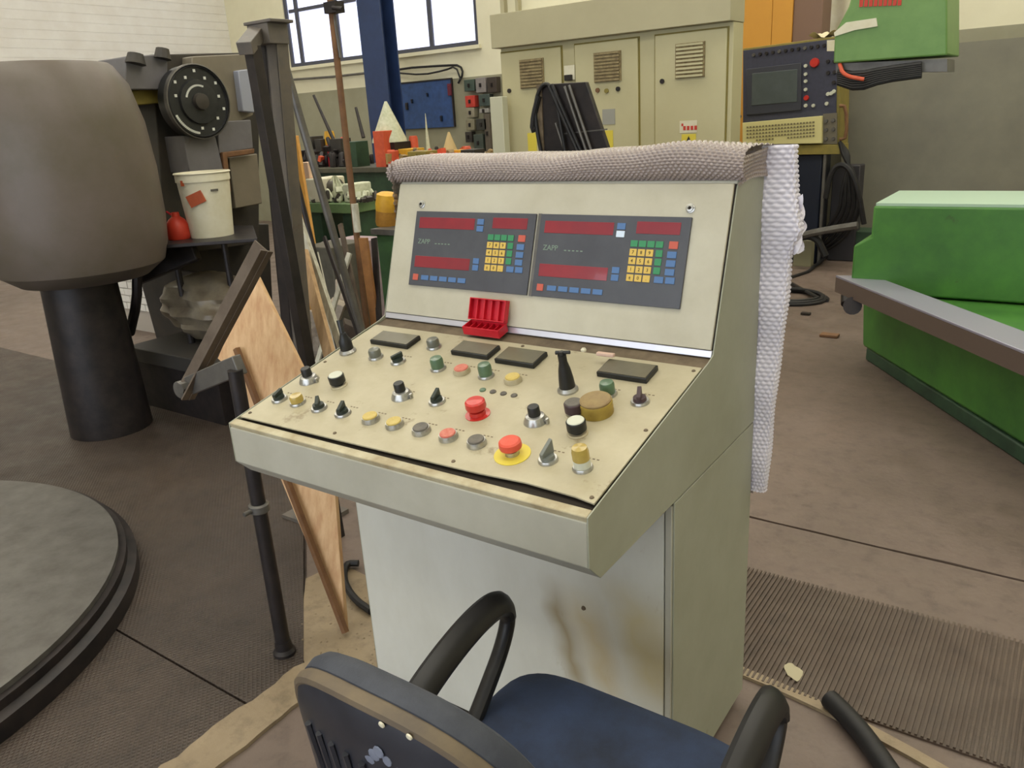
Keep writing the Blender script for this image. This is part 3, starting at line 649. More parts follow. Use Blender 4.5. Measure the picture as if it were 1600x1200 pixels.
part('pivot_washer', MB().cyl(pv+V((-.03, -.012, -.012)), pv+V((-.03, .02, -.012)), .026, n=16), steelg, st)

# tall steel column of two channels with a cap
CY = .95
def cpt(px, py, y=CY): return at(px, py, y=y)
col = thing('steel_column', 'tall dark twin channel steel column with a capped top behind the stand', 'steel column', V((cpt(470, 560).x, CY, 0)))
t0 = cpt(414, 56); b0 = cpt(460, 560); dcol = (b0-t0)/(t0.z-b0.z); base = t0+dcol*t0.z
for dx, m_, lb in ((-.030, blackm, 'left channel'), (.028, ironm, 'right channel')):
    a = t0+V((dx, 0, 0)); c = base+V((dx, 0, 0)); mb = MB(); hw = .029
    mb.beam(a, c, hw*1.9, .006, (0, -1, 0))
    for sx in (-hw, hw-.006): mb.prism([a+V((sx, 0, 0)), a+V((sx+.006, 0, 0)), c+V((sx+.006, 0, 0)), c+V((sx, 0, 0))], (0, .05, 0)) if True else 0
    part('channel', mb, m_, col, bevel=.001)
cap = MB()
cap.box(t0.x-.055, t0.x+.085, CY-.04, CY+.06, t0.z+.035, t0.z+.045)
cap.box(t0.x-.045, t0.x+.062, CY-.035, CY+.05, t0.z-.03, t0.z+.035)
part('cap_plate', cap, ironm, col, bevel=.002)
part('cap_arm', MB().beam(at(404, 36, y=CY), at(380, 66, y=CY-.16), .05, .04, (0, 0, 1)), ironm, col, bevel=.002)
part('rear_channel', MB().beam(at(386, 72, y=CY-.12), at(386, 72, y=CY-.12)+V((.02, .05, -1.88)), .042, .04), blackm, col, bevel=.001)
part('base_block', MB().box(base.x-.1, base.x+.12, CY-.06, CY+.12, 0, .02), ironm, col)

# plywood offcut leaning (plane through its foot, tilted back)
pf = at(539, 987, z=.004); Npl = V((.25, -1, .27))
poly = [atp(a, b, pf, Npl) for a, b in ((540, 986), (535, 984), (440, 752), (362, 580), (340, 560), (398, 425), (480, 592), (516, 700), (524, 780))]
for p in poly: p.z = max(p.z, .004)
solo('plywood_offcut', MB().prism(poly, V((-.05, .2, -.05)).normalized()*.018), wood, 'light plywood offcut tapering to a point, leaning beside the console', 'wooden board', bevel=.001)
# dark narrow bar in front of it
solo('dark_batten', MB().beam(atp(366, 545, pf+V((0, -.03, 0)), Npl), atp(537, 990, pf+V((0, -.03, 0)), Npl), .020, .016), rust, 'narrow dark brown batten along the left edge of the plywood offcut', 'batten')
for i, (a, b, yy, w_, m_, lb) in enumerate((((470, 395), (515, 565), 1.02, .062, wood2, 'tan board leaning just right of the steel column'), ((459, 330), (537, 560), 1.10, .040, whitew, 'whitewashed batten leaning in front of the grey pipe'),
        ((490, 395), (526, 440), 1.5, .035, whitew, 'short pale batten end beside the grey pipe'))):
    P = at(*a, y=yy+.15); Q = at(*b, y=yy); d = (Q-P); G = P+d*(P.z-.0)/(P.z-Q.z) if i < 2 else V((Q.x-.05, Q.y+.05, 0))
    solo('board' if i == 0 else 'batten', MB().beam(P, G, w_, .018), m_, lb, 'wooden board', bevel=.001)
def leanpipe(nm, a, b, ya, yb, r, m_, lb, cat, extra=None):
    P = at(*a, y=ya); Q = at(*b, y=yb); d = Q-P; G = P+d*(P.z-.003)/(P.z-Q.z); o = thing(nm, lb, cat, G)
    part('tube', MB().cyl(P, G, r, n=14), m_, o); return o, P, G
leanpipe('grey_pipe', (430, 48), (545, 450), 1.25, 1.35, .0165, steelg, 'long grey steel pipe leaning from the column cap to the floor', 'pipe')
leanpipe('thin_dark_rod', (447, 215), (489, 385), 1.35, 1.35, .0115, blackm, 'thin dark rod leaning between column and grey pipe', 'rod')
o, P, G = leanpipe('rusty_pole', (514, -20), (570, 480), 2.0, 2.0, .0165, rust, 'tall rusty pole with a white painted patch, left of the screen panel', 'pole')
dd_ = (G-P); q0 = P+dd_*((at(556, 318, y=2).z-P.z)/dd_.z); q1 = P+dd_*((at(561, 362, y=2).z-P.z)/dd_.z)
part('white_patch', MB().cyl(q0+V((.02, -.01, 0)), q1+V((.02, -.01, 0)), .019), whitew, o, label='white painted patch')
part('clamp', MB().box(-.03, .05, -.03, .03, -.02, .03, Matrix.Translation(at(520, 14, y=2))).cyl(at(520, 12, y=1.97), at(535, 14, y=1.97), .01), blackm, o)
part('thin_rod', MB().cyl(at(521, 22, y=2.0), at(532, 90, y=2.0), .007), steelg, o)

# ================================================================= LEFT BACKGROUND MACHINE (faces +x)
MX = -2.9
def yz(px, py, x=MX): p = at(px, py, x=x); return p.y, p.z
bm = thing('boring_machine', 'big dark grey machine tool with a round scaled dial at far left', 'machine tool', (MX-.4, 2.3, 0))
bgrey = mat('machine_grey', (112, 110, 114), .5, c2=(92, 90, 90), scale=5, amt=.7, c3=(84, 72, 52), s3=4, t3=.64)
bdark = mat('machine_dark', (46, 44, 42), .55, c2=(70, 62, 52), scale=6, amt=.7)
btan = mat('machine_tan_grey', (126, 118, 104), .5, c2=(104, 98, 84), scale=4, amt=.7)
def face(nm, pts, x, th, m_, bev=.006, lb=None):
    return part(nm, MB().prism([at(a, b, x=x) for a, b in pts], (-th, 0, 0)), m_, bm, bevel=bev, label=lb)
face('machine_bed', [(235, 350), (420, 350), (430, 545), (335, 545), (305, 425), (235, 415)], MX-.3, .7, bdark)
face('gear_housing', [(236, 85), (385, 82), (405, 200), (405, 380), (262, 400)], MX-.15, .6, bdark)
face('upper_housing', [(300, 88), (385, 84), (396, 180), (352, 200), (300, 160)], MX-.05, .25, btan)
face('slide_cover', [(372, 110), (388, 108), (398, 176), (380, 174)], MX, .1, mat('pale_blue_grey', (150, 154, 168), .45), lb='pale blue grey cover right of the dial')
face('arm_bar', [(196, 88), (262, 84), (262, 140), (196, 140)], MX-.02, .3, bgrey)
face('arm_bar', [(205, 142), (262, 136), (266, 160), (205, 165)], MX-.08, .3, olive)
face('gearbox_cover', [(286, 212), (337, 214), (350, 268), (296, 270)], MX+.04, .2, bgrey, lb='blue grey gearbox cover under the dial')
face('gearbox_cover', [(340, 190), (392, 187), (396, 232), (342, 240)], MX+.0, .2, bgrey)
face('lower_housing', [(358, 246), (402, 240), (410, 318), (368, 326)], MX+.0, .25, btan)
face('pipe_bracket', [(348, 238), (398, 232), (398, 240), (356, 246), (362, 300), (354, 300)], MX+.05, .03, rust)
for px, py, r in ((212, 92, .07), (254, 84, .06)): part('lug', MB().cyl(at(px, py+8, x=MX), at(px, py-8, x=MX), r*.8, r*.6, 10), bdark, bm)
dc = at(312, 159, x=MX+.10); dr = .205
TD = frame(dc, (0, 1, 0), (0, 0, 1))
dl = part('dial', MB().lathe([(dr*.93, -.12), (dr, -.10), (dr, -.01), (dr*.95, 0), (dr*.93, -.012), (dr*.62, -.012), (dr*.60, .004), (dr*.5, .006), (0, .006)], TD, 48), mat('dial_black', (34, 35, 36), .4, c2=(52, 52, 54), scale=20, amt=.6), bm, label='round black dial with white marks')
part('dial_hub', MB().lathe([(.05, 0), (.045, .03), (.02, .035), (0, .035)], TD, 20), bdark, dl)
mk = MB(); white = mat('dial_white', (216, 218, 212), .5)
for k in range(14):
    a = k*2*math.pi/14+.2
    if 3.3 < a % (2*math.pi) < 4.3: continue
    rr_ = dr*(.84 if k % 2 else .72); mk.box(-.008, .008, -.008, .008, 0, .002, TD @ Matrix.Translation((rr_*math.cos(a), rr_*math.sin(a), -.011)))
for k in range(18):
    a = math.radians(205+k*3.2); mk.box(-.007, .007, -.006, .006, 0, .002, TD @ Matrix.Translation((dr*.86*math.cos(a), dr*.86*math.sin(a), -.011)))
for k in range(16):
    a = math.radians(70+k*6); mk.box(-.006, .006, -.005, .005, 0, .002, TD @ Matrix.Translation((dr*.44*math.cos(a), dr*.44*math.sin(a), .006)))
part('dial_marks', mk, white, dl)
part('dial_rim', MB().lathe([(dr*1.0, -.03), (dr*1.03, -.03), (dr*1.03, 0), (dr*1.0, .002), (dr*1.0, -.03)], TD, 48, cap=False), steelg, dl)
# big drum column at the frame edge
dcn = at(105, 300, y=1.15); dcn.z = 0
drum = thing('machine_drum', 'huge rounded brownish grey machine drum cut off at the far left', 'machine tool', (dcn.x, dcn.y, .62))
drumm = mat('drum_brown_grey', (104, 94, 88), .45, c2=(84, 78, 62), scale=2.5, amt=.8, bump=.05, c3=(120, 96, 70), s3=3, t3=.64)
dh = V((CAM.x-dcn.x, CAM.y-dcn.y, 0)).normalized(); prf = []
for a, b in ((120, 432), (205, 428), (235, 422), (258, 400), (262, 372), (258, 330), (245, 260), (226, 190), (201, 132), (176, 104), (170, 100), (105, 98)):
    p = atp(a, b, dcn, dh); prf.append((max(0, (V((p.x, p.y, 0))-dcn).length if a > 110 else 0), p.z-.7))
prf[0] = (0, prf[1][1]-.005)
part('drum_body', MB().lathe(prf, Matrix.Translation((dcn.x, dcn.y, .70)), 64), drumm, drum)
part('drum_pedestal', MB().lathe([(.22, .0), (.19, prf[1][1]+.695)], Matrix.Translation((dcn.x-.1, dcn.y, .005)), 32), blackm, drum)
# low machine table, dark
tb = thing('machine_table', 'low black cast iron machine table on the floor at left', 'machine table', (-2.9, 1.9, 0))
part('table_top', MB().box(-3.12, -2.25, 1.45, 2.42, .30, .389), mat('table_black', (56, 54, 52), .5, .0, c2=(64, 60, 54), scale=5, amt=.7), tb, bevel=.006)
part('table_base', MB().box(-3.10, -2.29, 1.48, 2.38, 0, .30), blackm, tb)
# dark tray shelf with bucket, red can and bag
tz = at(330, 371, y=1.75).z
ty = thing('drip_tray', 'black metal drip tray carrying the white bucket', 'tray', (at(310, 371, y=1.75).x, 1.75, .389))
ta = at(215, 400, y=1.55); tb_ = at(402, 352, y=1.95)
trp = [V((at(225, 385, z=tz).x, at(225, 385, z=tz).y, tz-.02)), V((at(402, 372, z=tz).x, at(402, 372, z=tz).y, tz-.02)), V((at(395, 352, z=tz).x, at(395, 352, z=tz).y, tz-.02)), V((at(240, 352, z=tz).x, at(240, 352, z=tz).y, tz-.02))]
part('tray_top', MB().prism(trp, (0, 0, .02)), blackm, ty, bevel=.003)
for px, py in ((262, 378), (342, 374)):
    p = at(px, py, z=tz-.02); part('tray_post', MB().cyl((p.x, p.y+.03, .389), (p.x, p.y+.03, tz-.02), .022, .018, 10), blackm, ty)
part('support_arm', MB().beam(at(205, 425, y=1.5), at(300, 385, y=1.7), .16, .06), blackm, ty, bevel=.01)
part('support_leg', MB().tube([at(214, 425, y=1.42), at(214, 470, y=1.40), at(203, 520, y=1.42)], .028, 10, smooth=1), blackm, ty)
bk0 = at(334, 368, z=tz); by = bk0.y
bk = thing('white_bucket', 'dirty white plastic bucket with a rust orange sticker on the black tray', 'bucket', (bk0.x, by, tz))
bdp = (bk0-CAM).dot(fwd); bw_ = 32*bdp/F; bt_ = 40*bdp/F; bh = at(315, 268, y=by).z-tz
TBk = Matrix.Translation((bk0.x-.01, by, tz))
part('bucket_body', MB().lathe([(bw_, 0), (bt_*.96, bh*.86), (bt_, bh*.86), (bt_, bh*.97), (bt_*.96, bh), (bt_*.92, bh*.97), (bw_*.9, .02), (0, .02)], TBk, 40), whitep, bk)
part('bucket_rim', MB().lathe([(bt_*1.02, bh*.97), (bt_*1.05, bh*.985), (bt_*1.02, bh), (bt_*.97, bh), (bt_*.97, bh*.97), (bt_*1.02, bh*.97)], TBk, 40, cap=False), whitep, bk)
def on_bucket(px, py, ww, hh_, rot, m_, nm, lb):
    p = at(px, py, y=by); z = p.z; f_ = (z-tz)/bh; r_ = bw_+(bt_*.96-bw_)*f_/.86+.002
    dv = V((CAM.x-bk0.x, CAM.y-by, 0)).normalized(); sx = V((-dv.y, dv.x, 0)); off = (p-bk0).dot(sx)/r_; off = max(-.9, min(.9, off*.9)); ang = math.asin(off)
    nn = (dv*math.cos(ang)+sx*math.sin(ang)).normalized(); T = frame(TBk.translation+nn*r_+V((0, 0, z-tz)), V((0, 0, 1)).cross(nn), (0, 0, 1)) @ Matrix.Rotation(rot, 4, 'Z')
    part(nm, MB().box(-ww/2, ww/2, -hh_/2, hh_/2, -.006, .004, T), m_, bk, label=lb)
on_bucket(306, 307, .095, .065, .35, stickr, 'sticker', 'rust orange sticker'); on_bucket(284, 283, .02, .03, 0, stickr, 'stain', None)
on_bucket(338, 296, .04, .012, 0, darkc, 'print', None)
rc0 = at(281, 373, z=tz)
rc = thing('red_oil_can', 'small bright red can standing left of the white bucket', 'can', rc0)
part('can_body', MB().lathe([(.062, 0), (.066, .01), (.064, .08), (.044, .11), (.024, .125), (.02, .15), (0, .152)], Matrix.Translation(rc0), 20), orangep if False else mat('red_can', (206, 66, 46), .4, c2=(180, 50, 40), scale=20, amt=.5), rc)
part('can_spout', MB().cyl(rc0+V((0, 0, .12)), rc0+V((-.05, -.02, .155)), .008, .005), redp, rc)
# clear plastic bag slumped on the table
bagm = mat('cloudy_plastic_bag', (142, 132, 112), .3, c2=(100, 88, 74), scale=7, amt=.9, alpha=.85)
bc = at(322, 430, y=1.85)
def bagf(a, b):
    th = a*2*math.pi; ph = b*math.pi; r = .27*(1+.12*math.sin(3*th+2*ph)+.08*math.sin(7*th-3*ph)+.05*math.sin(13*ph+th))
    z = .5+.5*math.cos(ph); return V((bc.x+r*1.15*math.sin(ph)**.8*math.cos(th), 1.85+r*.9*math.sin(ph)**.8*math.sin(th), .389+.40*z**1.0))
solo('plastic_bag', MB().grid(bagf, 48, 24), bagm, 'cloudy clear plastic bag slumped on the black table under the tray', 'plastic bag')
# round turntable rim cut by the frame, lower left
A, B_, C_ = at(205, 818, z=0), at(219, 885, z=0), at(203, 985, z=0)
ax, ay, bx_, by_, cx_, cy_ = A.x, A.y, B_.x, B_.y, C_.x, C_.y
Dn = 2*(ax*(by_-cy_)+bx_*(cy_-ay)+cx_*(ay-by_))
ux = ((ax*ax+ay*ay)*(by_-cy_)+(bx_*bx_+by_*by_)*(cy_-ay)+(cx_*cx_+cy_*cy_)*(ay-by_))/Dn
uy = ((ax*ax+ay*ay)*(cx_-bx_)+(bx_*bx_+by_*by_)*(ax-cx_)+(cx_*cx_+cy_*cy_)*(bx_-ax))/Dn
rr0 = math.hypot(ax-ux, ay-uy); k = min(rr0, 1.2)
cdir = V((B_.x-ux, B_.y-uy, 0)).normalized(); ctr = V((B_.x, B_.y, 0))-cdir*k
tt = thing('turntable', 'dark round turntable with a bright rim, cut off at the lower left', 'turntable', (ctr.x, ctr.y, .004))
part('turntable_base', MB().lathe([(k, 0), (k, .06), (k-.03, .07), (k-.03, .10), (0, .10)], Matrix.Translation((ctr.x, ctr.y, .004)), 96), blackm, tt)
part('turntable_rim', MB().lathe([(k-.09, .10), (k-.055, .10), (k-.055, .118), (k-.09, .118), (0, .118)], Matrix.Translation((ctr.x, ctr.y, .004)), 96), steelg, tt)

# ================================================================= FLOOR THINGS
mt = thing('ribbed_mat', 'brown ribbed floor mat lying to the right of the console', 'floor mat', (1.6, 1.2, 0))
part('mat_sheet', MB().box(.70, 3.0, .90, 1.46, .0005, .006), mat_m, mt)
rb_ = MB(); x = .70
while x < 3.0: rb_.box(x, x+.0065, .902, 1.468, .006, .0115); x += .0148
part('mat_ribs', rb_, mat_m, mt, kind='stuff')
stn = at(1240, 1050, z=.012)
part('paint_splash', MB().prism([stn+V(((.026+.004*math.sin(3*a))*math.cos(a)-.012*math.sin(a), (.034+.005*math.sin(4*a))*math.sin(a), 0)) for a in [i*.42 for i in range(15)]], (0, 0, .0008)), mat('pale_splash', (176, 168, 140), .7), mt)
# curved kerb strip and smooth floor inside it
KP = [at(a, b, z=0) for a, b in ((1150, 1048), (1165, 1053), (1230, 1075), (1290, 1104), (1345, 1135), (1400, 1168))]
kc = V((.75, -1.35, 0)); 
def karc(r0, r1, h, a0, a1, n=40):
    mb = MB(); 
    o_ = [kc+V((r1*math.sin(a0+(a1-a0)*i/n), r1*math.cos(a0+(a1-a0)*i/n), 0)) for i in range(n+1)]
    i_ = [kc+V((r0*math.sin(a0+(a1-a0)*i/n), r0*math.cos(a0+(a1-a0)*i/n), 0)) for i in range(n+1)]
    return mb.prism(o_+i_[::-1], (0, 0, h))
kr = (KP[2]-kc).length
part('kerb_strip', karc(kr-.035, kr, .010, -.1, 1.3), rubble_m, fl, label='curved yellowish kerb strip')
hs = [at(a, b, z=.03) for a, b in ((1296, 1092), (1330, 1125), (1362, 1165), (1395, 1215), (1450, 1290), (1530, 1400), (1680, 1500))]
solo('black_hose', MB().tube(hs, .027, 12, smooth=2), blackrub, 'thick black hose curving over the floor at lower right', 'hose')
cc = at(1228, 465, z=.012)
hz = [cc+V((.33*math.cos(a)*(1-.06*a/6), .26*math.sin(a)*(1-.04*a/6), .012*(a//6.28))) for a in [i*.25 for i in range(76)]]
solo('coiled_cable', MB().tube(hz+[at(1225, 437, z=.01), at(1262, 425, z=.01), at(1290, 402, z=.05)], .016, 8), blackrub, 'black cable coiled on the floor behind the bubble wrap', 'cable')
for i, (px, py, s, m_, lb) in enumerate(((1259, 492, .035, gapm, 'small dark lump on the floor below the coiled cable'), (1296, 526, .06, rust, 'flat rusty scrap on the open floor near the green machine'))):
    p = at(px, py, z=0); solo('scrap_piece', MB().box(p.x-s, p.x+s, p.y-s*.6, p.y+s*.6, .0005, .02), m_, lb, 'scrap', bevel=.004)
# rubble by the plank foot
for_ = MB()
for i in range(110):
    t = random.random(); p = at(random.uniform(470, 590), random.uniform(935, 1060), z=.0); 
    if p.x > -.01 and p.y > .32: continue
    s = random.uniform(.0015, .0055); for_.lathe([(s*.6, 0), (s, s*.5), (s*.5, s), (0, s*1.1)], Matrix.Translation((p.x, p.y, .0005)) @ Matrix.Rotation(random.random()*6, 4, 'Z'), 5)
tagit(part('crumbs', for_, rubble_m, None), 'sandy crumbs scattered around the foot of the plywood', 'debris', kind='stuff')
rp = [at(a, b, z=.0) for a, b in ((478, 905), (530, 880), (572, 900), (590, 1045), (480, 1055), (468, 1000))]
part('sandy_patch', MB().prism(rp, (0, 0, .003)), rubble_m, fl, label='yellowish sandy patch')
solo('bent_cable', MB().tube([at(560, 880, z=.02), at(540, 880, z=.02), at(536, 905, z=.02), at(552, 935, z=.02), at(580, 955, z=.02)], .013, 8, smooth=2), blackrub, 'black cable bending on the floor between plywood and console', 'cable')

# ================================================================= REAR ELECTRICAL CABINET
EY = 5.0
ec = thing('electrical_cabinet', 'olive cream electrical cabinet with three vented doors at the back wall', 'electrical cabinet', (at(970, 100, y=EY).x, EY+.18, 0))
xl = at(783, 90, y=EY).x; xr = at(1146, 60, y=EY).x; zt = at(960, 55, y=EY).z
part('cabinet_shell', MB().box(xl, xr, EY, EY+.2, .06, zt), cabc, ec, bevel=.004)
part('cabinet_plinth', MB().box(xl+.03, xr-.03, EY+.03, EY+.18, 0, .06), blackm, ec)
zt2 = at(775, 22, y=EY-.08).z
part('top_duct', MB().box(at(775, 50, y=EY).x, xr+.005, EY-.08, EY+.2, zt, zt2), cabdark, ec, bevel=.004)
part('top_box', MB().box(at(783, 10, y=EY).x, xr+.0, EY+.05, EY+.2, zt2, zt2+.55), wallc, ec, bevel=.004)
part('top_box_post', MB().box(at(783, 10, y=EY).x-.01, at(783, 10, y=EY).x+.03, EY+.0, EY+.05, zt2, zt2+.55), cabdark, ec); part('top_box_post', MB().box(at(805, 10, y=EY).x, at(805, 10, y=EY).x+.03, EY+.0, EY+.05, zt2, zt2+.55), cabdark, ec)
def rect(px0, py0, px1, py1, y): a = at(px0, py0, y=y); b = at(px1, py1, y=y); return a.x, b.x, b.z, a.z
dtop = at(940, 66, y=EY).z
for i, (a, b, v, hn) in enumerate((((785, 878), None, (812, 94, 851, 136), (795, 142)), ((900, 998), None, (928, 83, 971, 126), None), ((1025, 1136), None, (1056, 69, 1101, 120), (1034, 127)))):
    x0 = at(a[0], 100, y=EY).x; x1 = at(a[1], 100, y=EY).x
    part('door_groove', MB().box(x0-.012, x1+.012, EY-.0015, EY+.001, .10, dtop+.012), olive, ec)
    d_ = part('door', MB().box(x0, x1, EY-.018, EY-.0015, .12, dtop), cabc, ec, bevel=.003)
    vx0, vx1, vz0, vz1 = rect(*v, EY-.02); part('vent', MB().box(vx0, vx1, EY-.03, EY-.018, vz0, vz1), ventm, d_)
    sl_ = MB()
    for k in range(9): z = vz0+(k+.5)*(vz1-vz0)/9; sl_.box(vx0+.01, vx1-.01, EY-.042, EY-.03, z-.006, z+.008)
    part('vent_slats', sl_, cabc if i == 2 else ventm, d_)
    if hn: hp = at(*hn, y=EY-.03); part('door_lock', MB().cyl(hp, hp+V((0, .02, 0)), .018), blackm, d_)
def plaque(nm, r, m_, y=EY-.022, parent=ec, lb=None): a, b, c, d = rect(*r, y); return part(nm, MB().box(a, b, y, y+.005, c, d), m_, parent, label=lb)
plaque('switch_plate', (881, 103, 898, 124), whitep); a = at(889, 121, y=EY-.03); part('switch_handle', MB().box(a.x-.03, a.x+.03, EY-.06, EY-.02, a.z-.025, a.z+.02), blackm, ec, bevel=.004)
for px, py, m_ in ((933, 141, rust), (947, 142, olive), (965, 139, blackm)): a = at(px, py, y=EY-.03); part('pilot_lamp', MB().cyl(a, a+V((0, .02, 0)), .018), m_, ec)
plaque('grey_notice', (941, 171, 961, 194), mat('grey_notice', (150, 150, 142), .6)); plaque('yellow_notice', (945, 204, 958, 238), yelsign); plaque('yellow_notice', (824, 208, 839, 238), yelsign)
plaque('danger_notice', (1062, 189, 1089, 207), whitep, lb='white notice with red marks'); ya = plaque('warning_notice', (1065, 210, 1087, 233), yelsign, lb='yellow warning notice with black triangle')
a, b, c, d = rect(1065, 210, 1087, 233, EY-.0225)
tri = MB().prism([V((a+.2*(b-a), EY-.024, c+.25*(d-c))), V((a+.8*(b-a), EY-.024, c+.25*(d-c))), V(((a+b)/2, EY-.024, d-.12*(d-c)))], (0, .001, 0)); part('warning_triangle', tri, inkb, ya)
a, b, c, d = rect(1062, 189, 1089, 207, EY-.0225); rm = MB()
for k in range(4): rm.box(a+.03+k*.03, a+.05+k*.03, EY-.0245, EY-.022, c+.02, c+.05)
rm.box(a+.015, a+.03, EY-.0245, EY-.022, c+.05, d-.02); part('red_marks', rm, inkr, ec)
solo('pale_cabinet', MB().box(at(768, 200, y=4.82).x, at(787, 200, y=4.82).x, 4.82, 4.9, 0, at(778, 151, y=4.82).z), mat('pale_green_grey', (190, 190, 168), .6), 'narrow pale locker standing at the left side of the electrical cabinet', 'locker', bevel=.004)

# black sheet rack with hoses in front of the cabinet
KY = 3.6
bs = thing('black_sheet_rack', 'tall black sheet metal guard hung with hoses, behind the console', 'machine guard', (at(890, 200, y=KY).x, KY, 0))
q = [at(843, 132, y=KY), at(915, 128, y=KY), at(953, 242, y=KY), at(843, 242, y=KY)]
lo = [V((q[2].x+.28, KY, 0)), V((q[3].x, KY, 0))]
part('guard_sheet', MB().prism([q[0], q[1], q[2], lo[0], lo[1]], (0, .04, 0)), blackm, bs, bevel=.004)
part('guard_edge', MB().beam(q[0]+V((0, -.01, 0)), V((q[0].x, KY-.01, 0)), .035, .02), dirt, bs)
part('guard_seam', MB().beam(at(880, 209, y=KY-.005), at(948, 202, y=KY-.005), .008, .01), steelg, bs)
for k, (a, b, r_, m_) in enumerate((((882, 135), (918, 242), .009, steelg), ((889, 133), (926, 242), .009, steelg), ((866, 140), (884, 242), .012, blackrub), ((858, 135), (905, 242), .014, blackrub), ((862, 132), (912, 246), .012, blackrub), ((868, 192), (884, 242), .007, steelg))):
    P = at(*a, y=KY-.03); Q = at(*b, y=KY-.03); d = Q-P
    part('hose', MB().cyl(P, Q+d*.8, r_, n=8), m_, bs)
part('hose', MB().tube([at(846, 240, y=KY-.03), at(838, 200, y=KY-.02), at(836, 160, y=KY-.02), at(845, 134, y=KY-.02), at(858, 130, y=KY-.02), at(866, 150, y=KY-.03)], .013, 8, smooth=2), blackrub, bs)
part('hose', MB().tube([at(838, 200, y=KY-.02), at(832, 205, y=KY-.02), at(834, 180, y=KY-.02), at(842, 150, y=KY-.02)], .02, 8, smooth=1), blackrub, bs)

# ================================================================= CNC PENDANT
NY = 7.2; KN = 1.58
cn = thing('cnc_control_unit', 'dark slate control unit with a screen and cream keyboard on a pedestal', 'control unit', (at(1235, 200, y=NY).x, NY+.2, 0))
def cp(px, py, dy=0): return at(px, py, y=NY+dy)
bd = [cp(1160, 76), cp(1312, 56), cp(1312, 160), cp(1310, 226), cp(1160, 226)]
part('unit_case', MB().prism([p+V((0, .012, 0)) for p in bd], (0, .35, 0)), olive, cn, bevel=.004)
part('unit_face', MB().prism([cp(1161, 79), cp(1308, 60), cp(1306, 222), cp(1161, 222)], (0, .012, 0)), cncm, cn, bevel=.002)
part('screen_bezel', MB().prism([cp(1166, 108, -.02), cp(1252, 98, -.02), cp(1252, 172, -.02), cp(1166, 180, -.02)], (0, .02, 0)), mat('bezel_grey', (58, 60, 70), .5), cn, bevel=.004)
scg = part('screen_glass', MB().prism([cp(1175, 115, -.026), cp(1246, 108, -.026), cp(1245, 159, -.026), cp(1174, 165, -.026)], (0, .006, 0)), glassd, cn, bevel=.006)
kb = part('keyboard', MB().prism([cp(1160, 192, -.05), cp(1284, 181, -.05), cp(1284, 224, -.05), cp(1160, 226, -.05)], (0, .05, 0)), kbm, cn, label='cream keyboard', bevel=.003)
km = MB()
for r in range(5):
    for c in range(22):
        if r == 4 and (c < 3 or 8 < c < 13): continue
        a = cp(1168+c*4.9, 199+r*5.3-c*.38, -.052); km.box(a.x-.009, a.x+.009, a.y-.004, a.y+.002, a.z-.008, a.z+.008)
part('keys', km, keym, kb)
def kn(px, py, r, m_, nm='control_knob', dep=.02):
    a = cp(px, py, -.002); return part(nm, MB().cyl(a, a+V((0, -dep, 0)), r*KN, r*.85*KN, 12), m_, cn)
for px, py in ((1259, 103), (1259, 116), (1259, 127), (1259, 140)): kn(px, py, .011, whitecap)
kn(1273, 98, .028, redb, 'stop_button', .03); kn(1260, 153, .016, redb); kn(1259, 165, .011, whitecap); kn(1271, 165, .011, whitecap)
for i in range(12): kn(1178+i*10, 86-i*1.35, .011, blackm if i % 4 else steelg)
for px, py in ((1294, 96), (1304, 96), (1294, 114), (1304, 113), (1303, 129), (1294, 147), (1299, 146), (1292, 162), (1303, 143)): kn(px, py, .012, blackm if py < 140 else whitecap)
for px, py in ((1291, 189), (1302, 188), (1291, 203), (1302, 202), (1291, 217), (1302, 217)): kn(px, py, .012, steelg)
part('button_panel', MB().prism([cp(1286, 178, -.004), cp(1308, 176, -.004), cp(1308, 225, -.004), cp(1286, 225, -.004)], (0, .004, 0)), mat('panel_brown_grey', (108, 102, 88), .5), cn)
part('white_label', MB().prism([cp(1292, 63, -.003), cp(1309, 62, -.003), cp(1309, 80, -.003), cp(1292, 80, -.003)], (0, .004, 0)), whitep, cn)
part('handle', MB().tube([cp(1312, 165, -.02), cp(1322, 166, -.02), cp(1323, 215, -.02), cp(1312, 218, -.02)], .016, 8, smooth=1), rust, cn); part('handle', MB().tube([cp(1158, 182, -.02), cp(1147, 183, -.02), cp(1146, 222, -.02), cp(1158, 224, -.02)], .014, 8, smooth=1), steelg, cn)
part('lower_tray', MB().prism([cp(1160, 228, -.02), cp(1312, 226, -.02), cp(1312, 241, -.02), cp(1160, 243, -.02)], (0, .34, 0)), olive, cn, bevel=.004)
part('pedestal', MB().box(cp(1240, 260).x, cp(1283, 260).x, NY+.02, NY+.35, .0, cp(1260, 242).z), navy, cn, bevel=.01)
part('pedestal_post', MB().box(cp(1286, 260).x, cp(1290, 260).x, NY, NY+.04, .0, cp(1260, 242).z), steelg, cn)
part('pedestal_side', MB().box(cp(1291, 260).x, cp(1335, 260).x, NY+.25, NY+.45, .0, cp(1300, 262).z), mat('dark_grey_box', (54, 52, 56), .6), cn, bevel=.01)  # dark grey box beside the pedestal
for k in range(5):
    a = .05*k; part('cable', MB().tube([cp(1312, 222, -.03+a*.3), cp(1318+3*k, 245, -.04), cp(1338-6*k, 275+6*k, -.03), cp(1345-8*k, 330, .0), cp(1320-10*k, 372, .1), cp(1285-8*k, 395, .15)], .018, 8, smooth=2), blackrub, cn)
part('cable', MB().tube([cp(1290, 310, -.05), cp(1300, 262, -.05), cp(1322, 255, -.05), cp(1340, 290, -.05), cp(1350, 350, 0)], .026, 8, smooth=2), blackrub, cn)
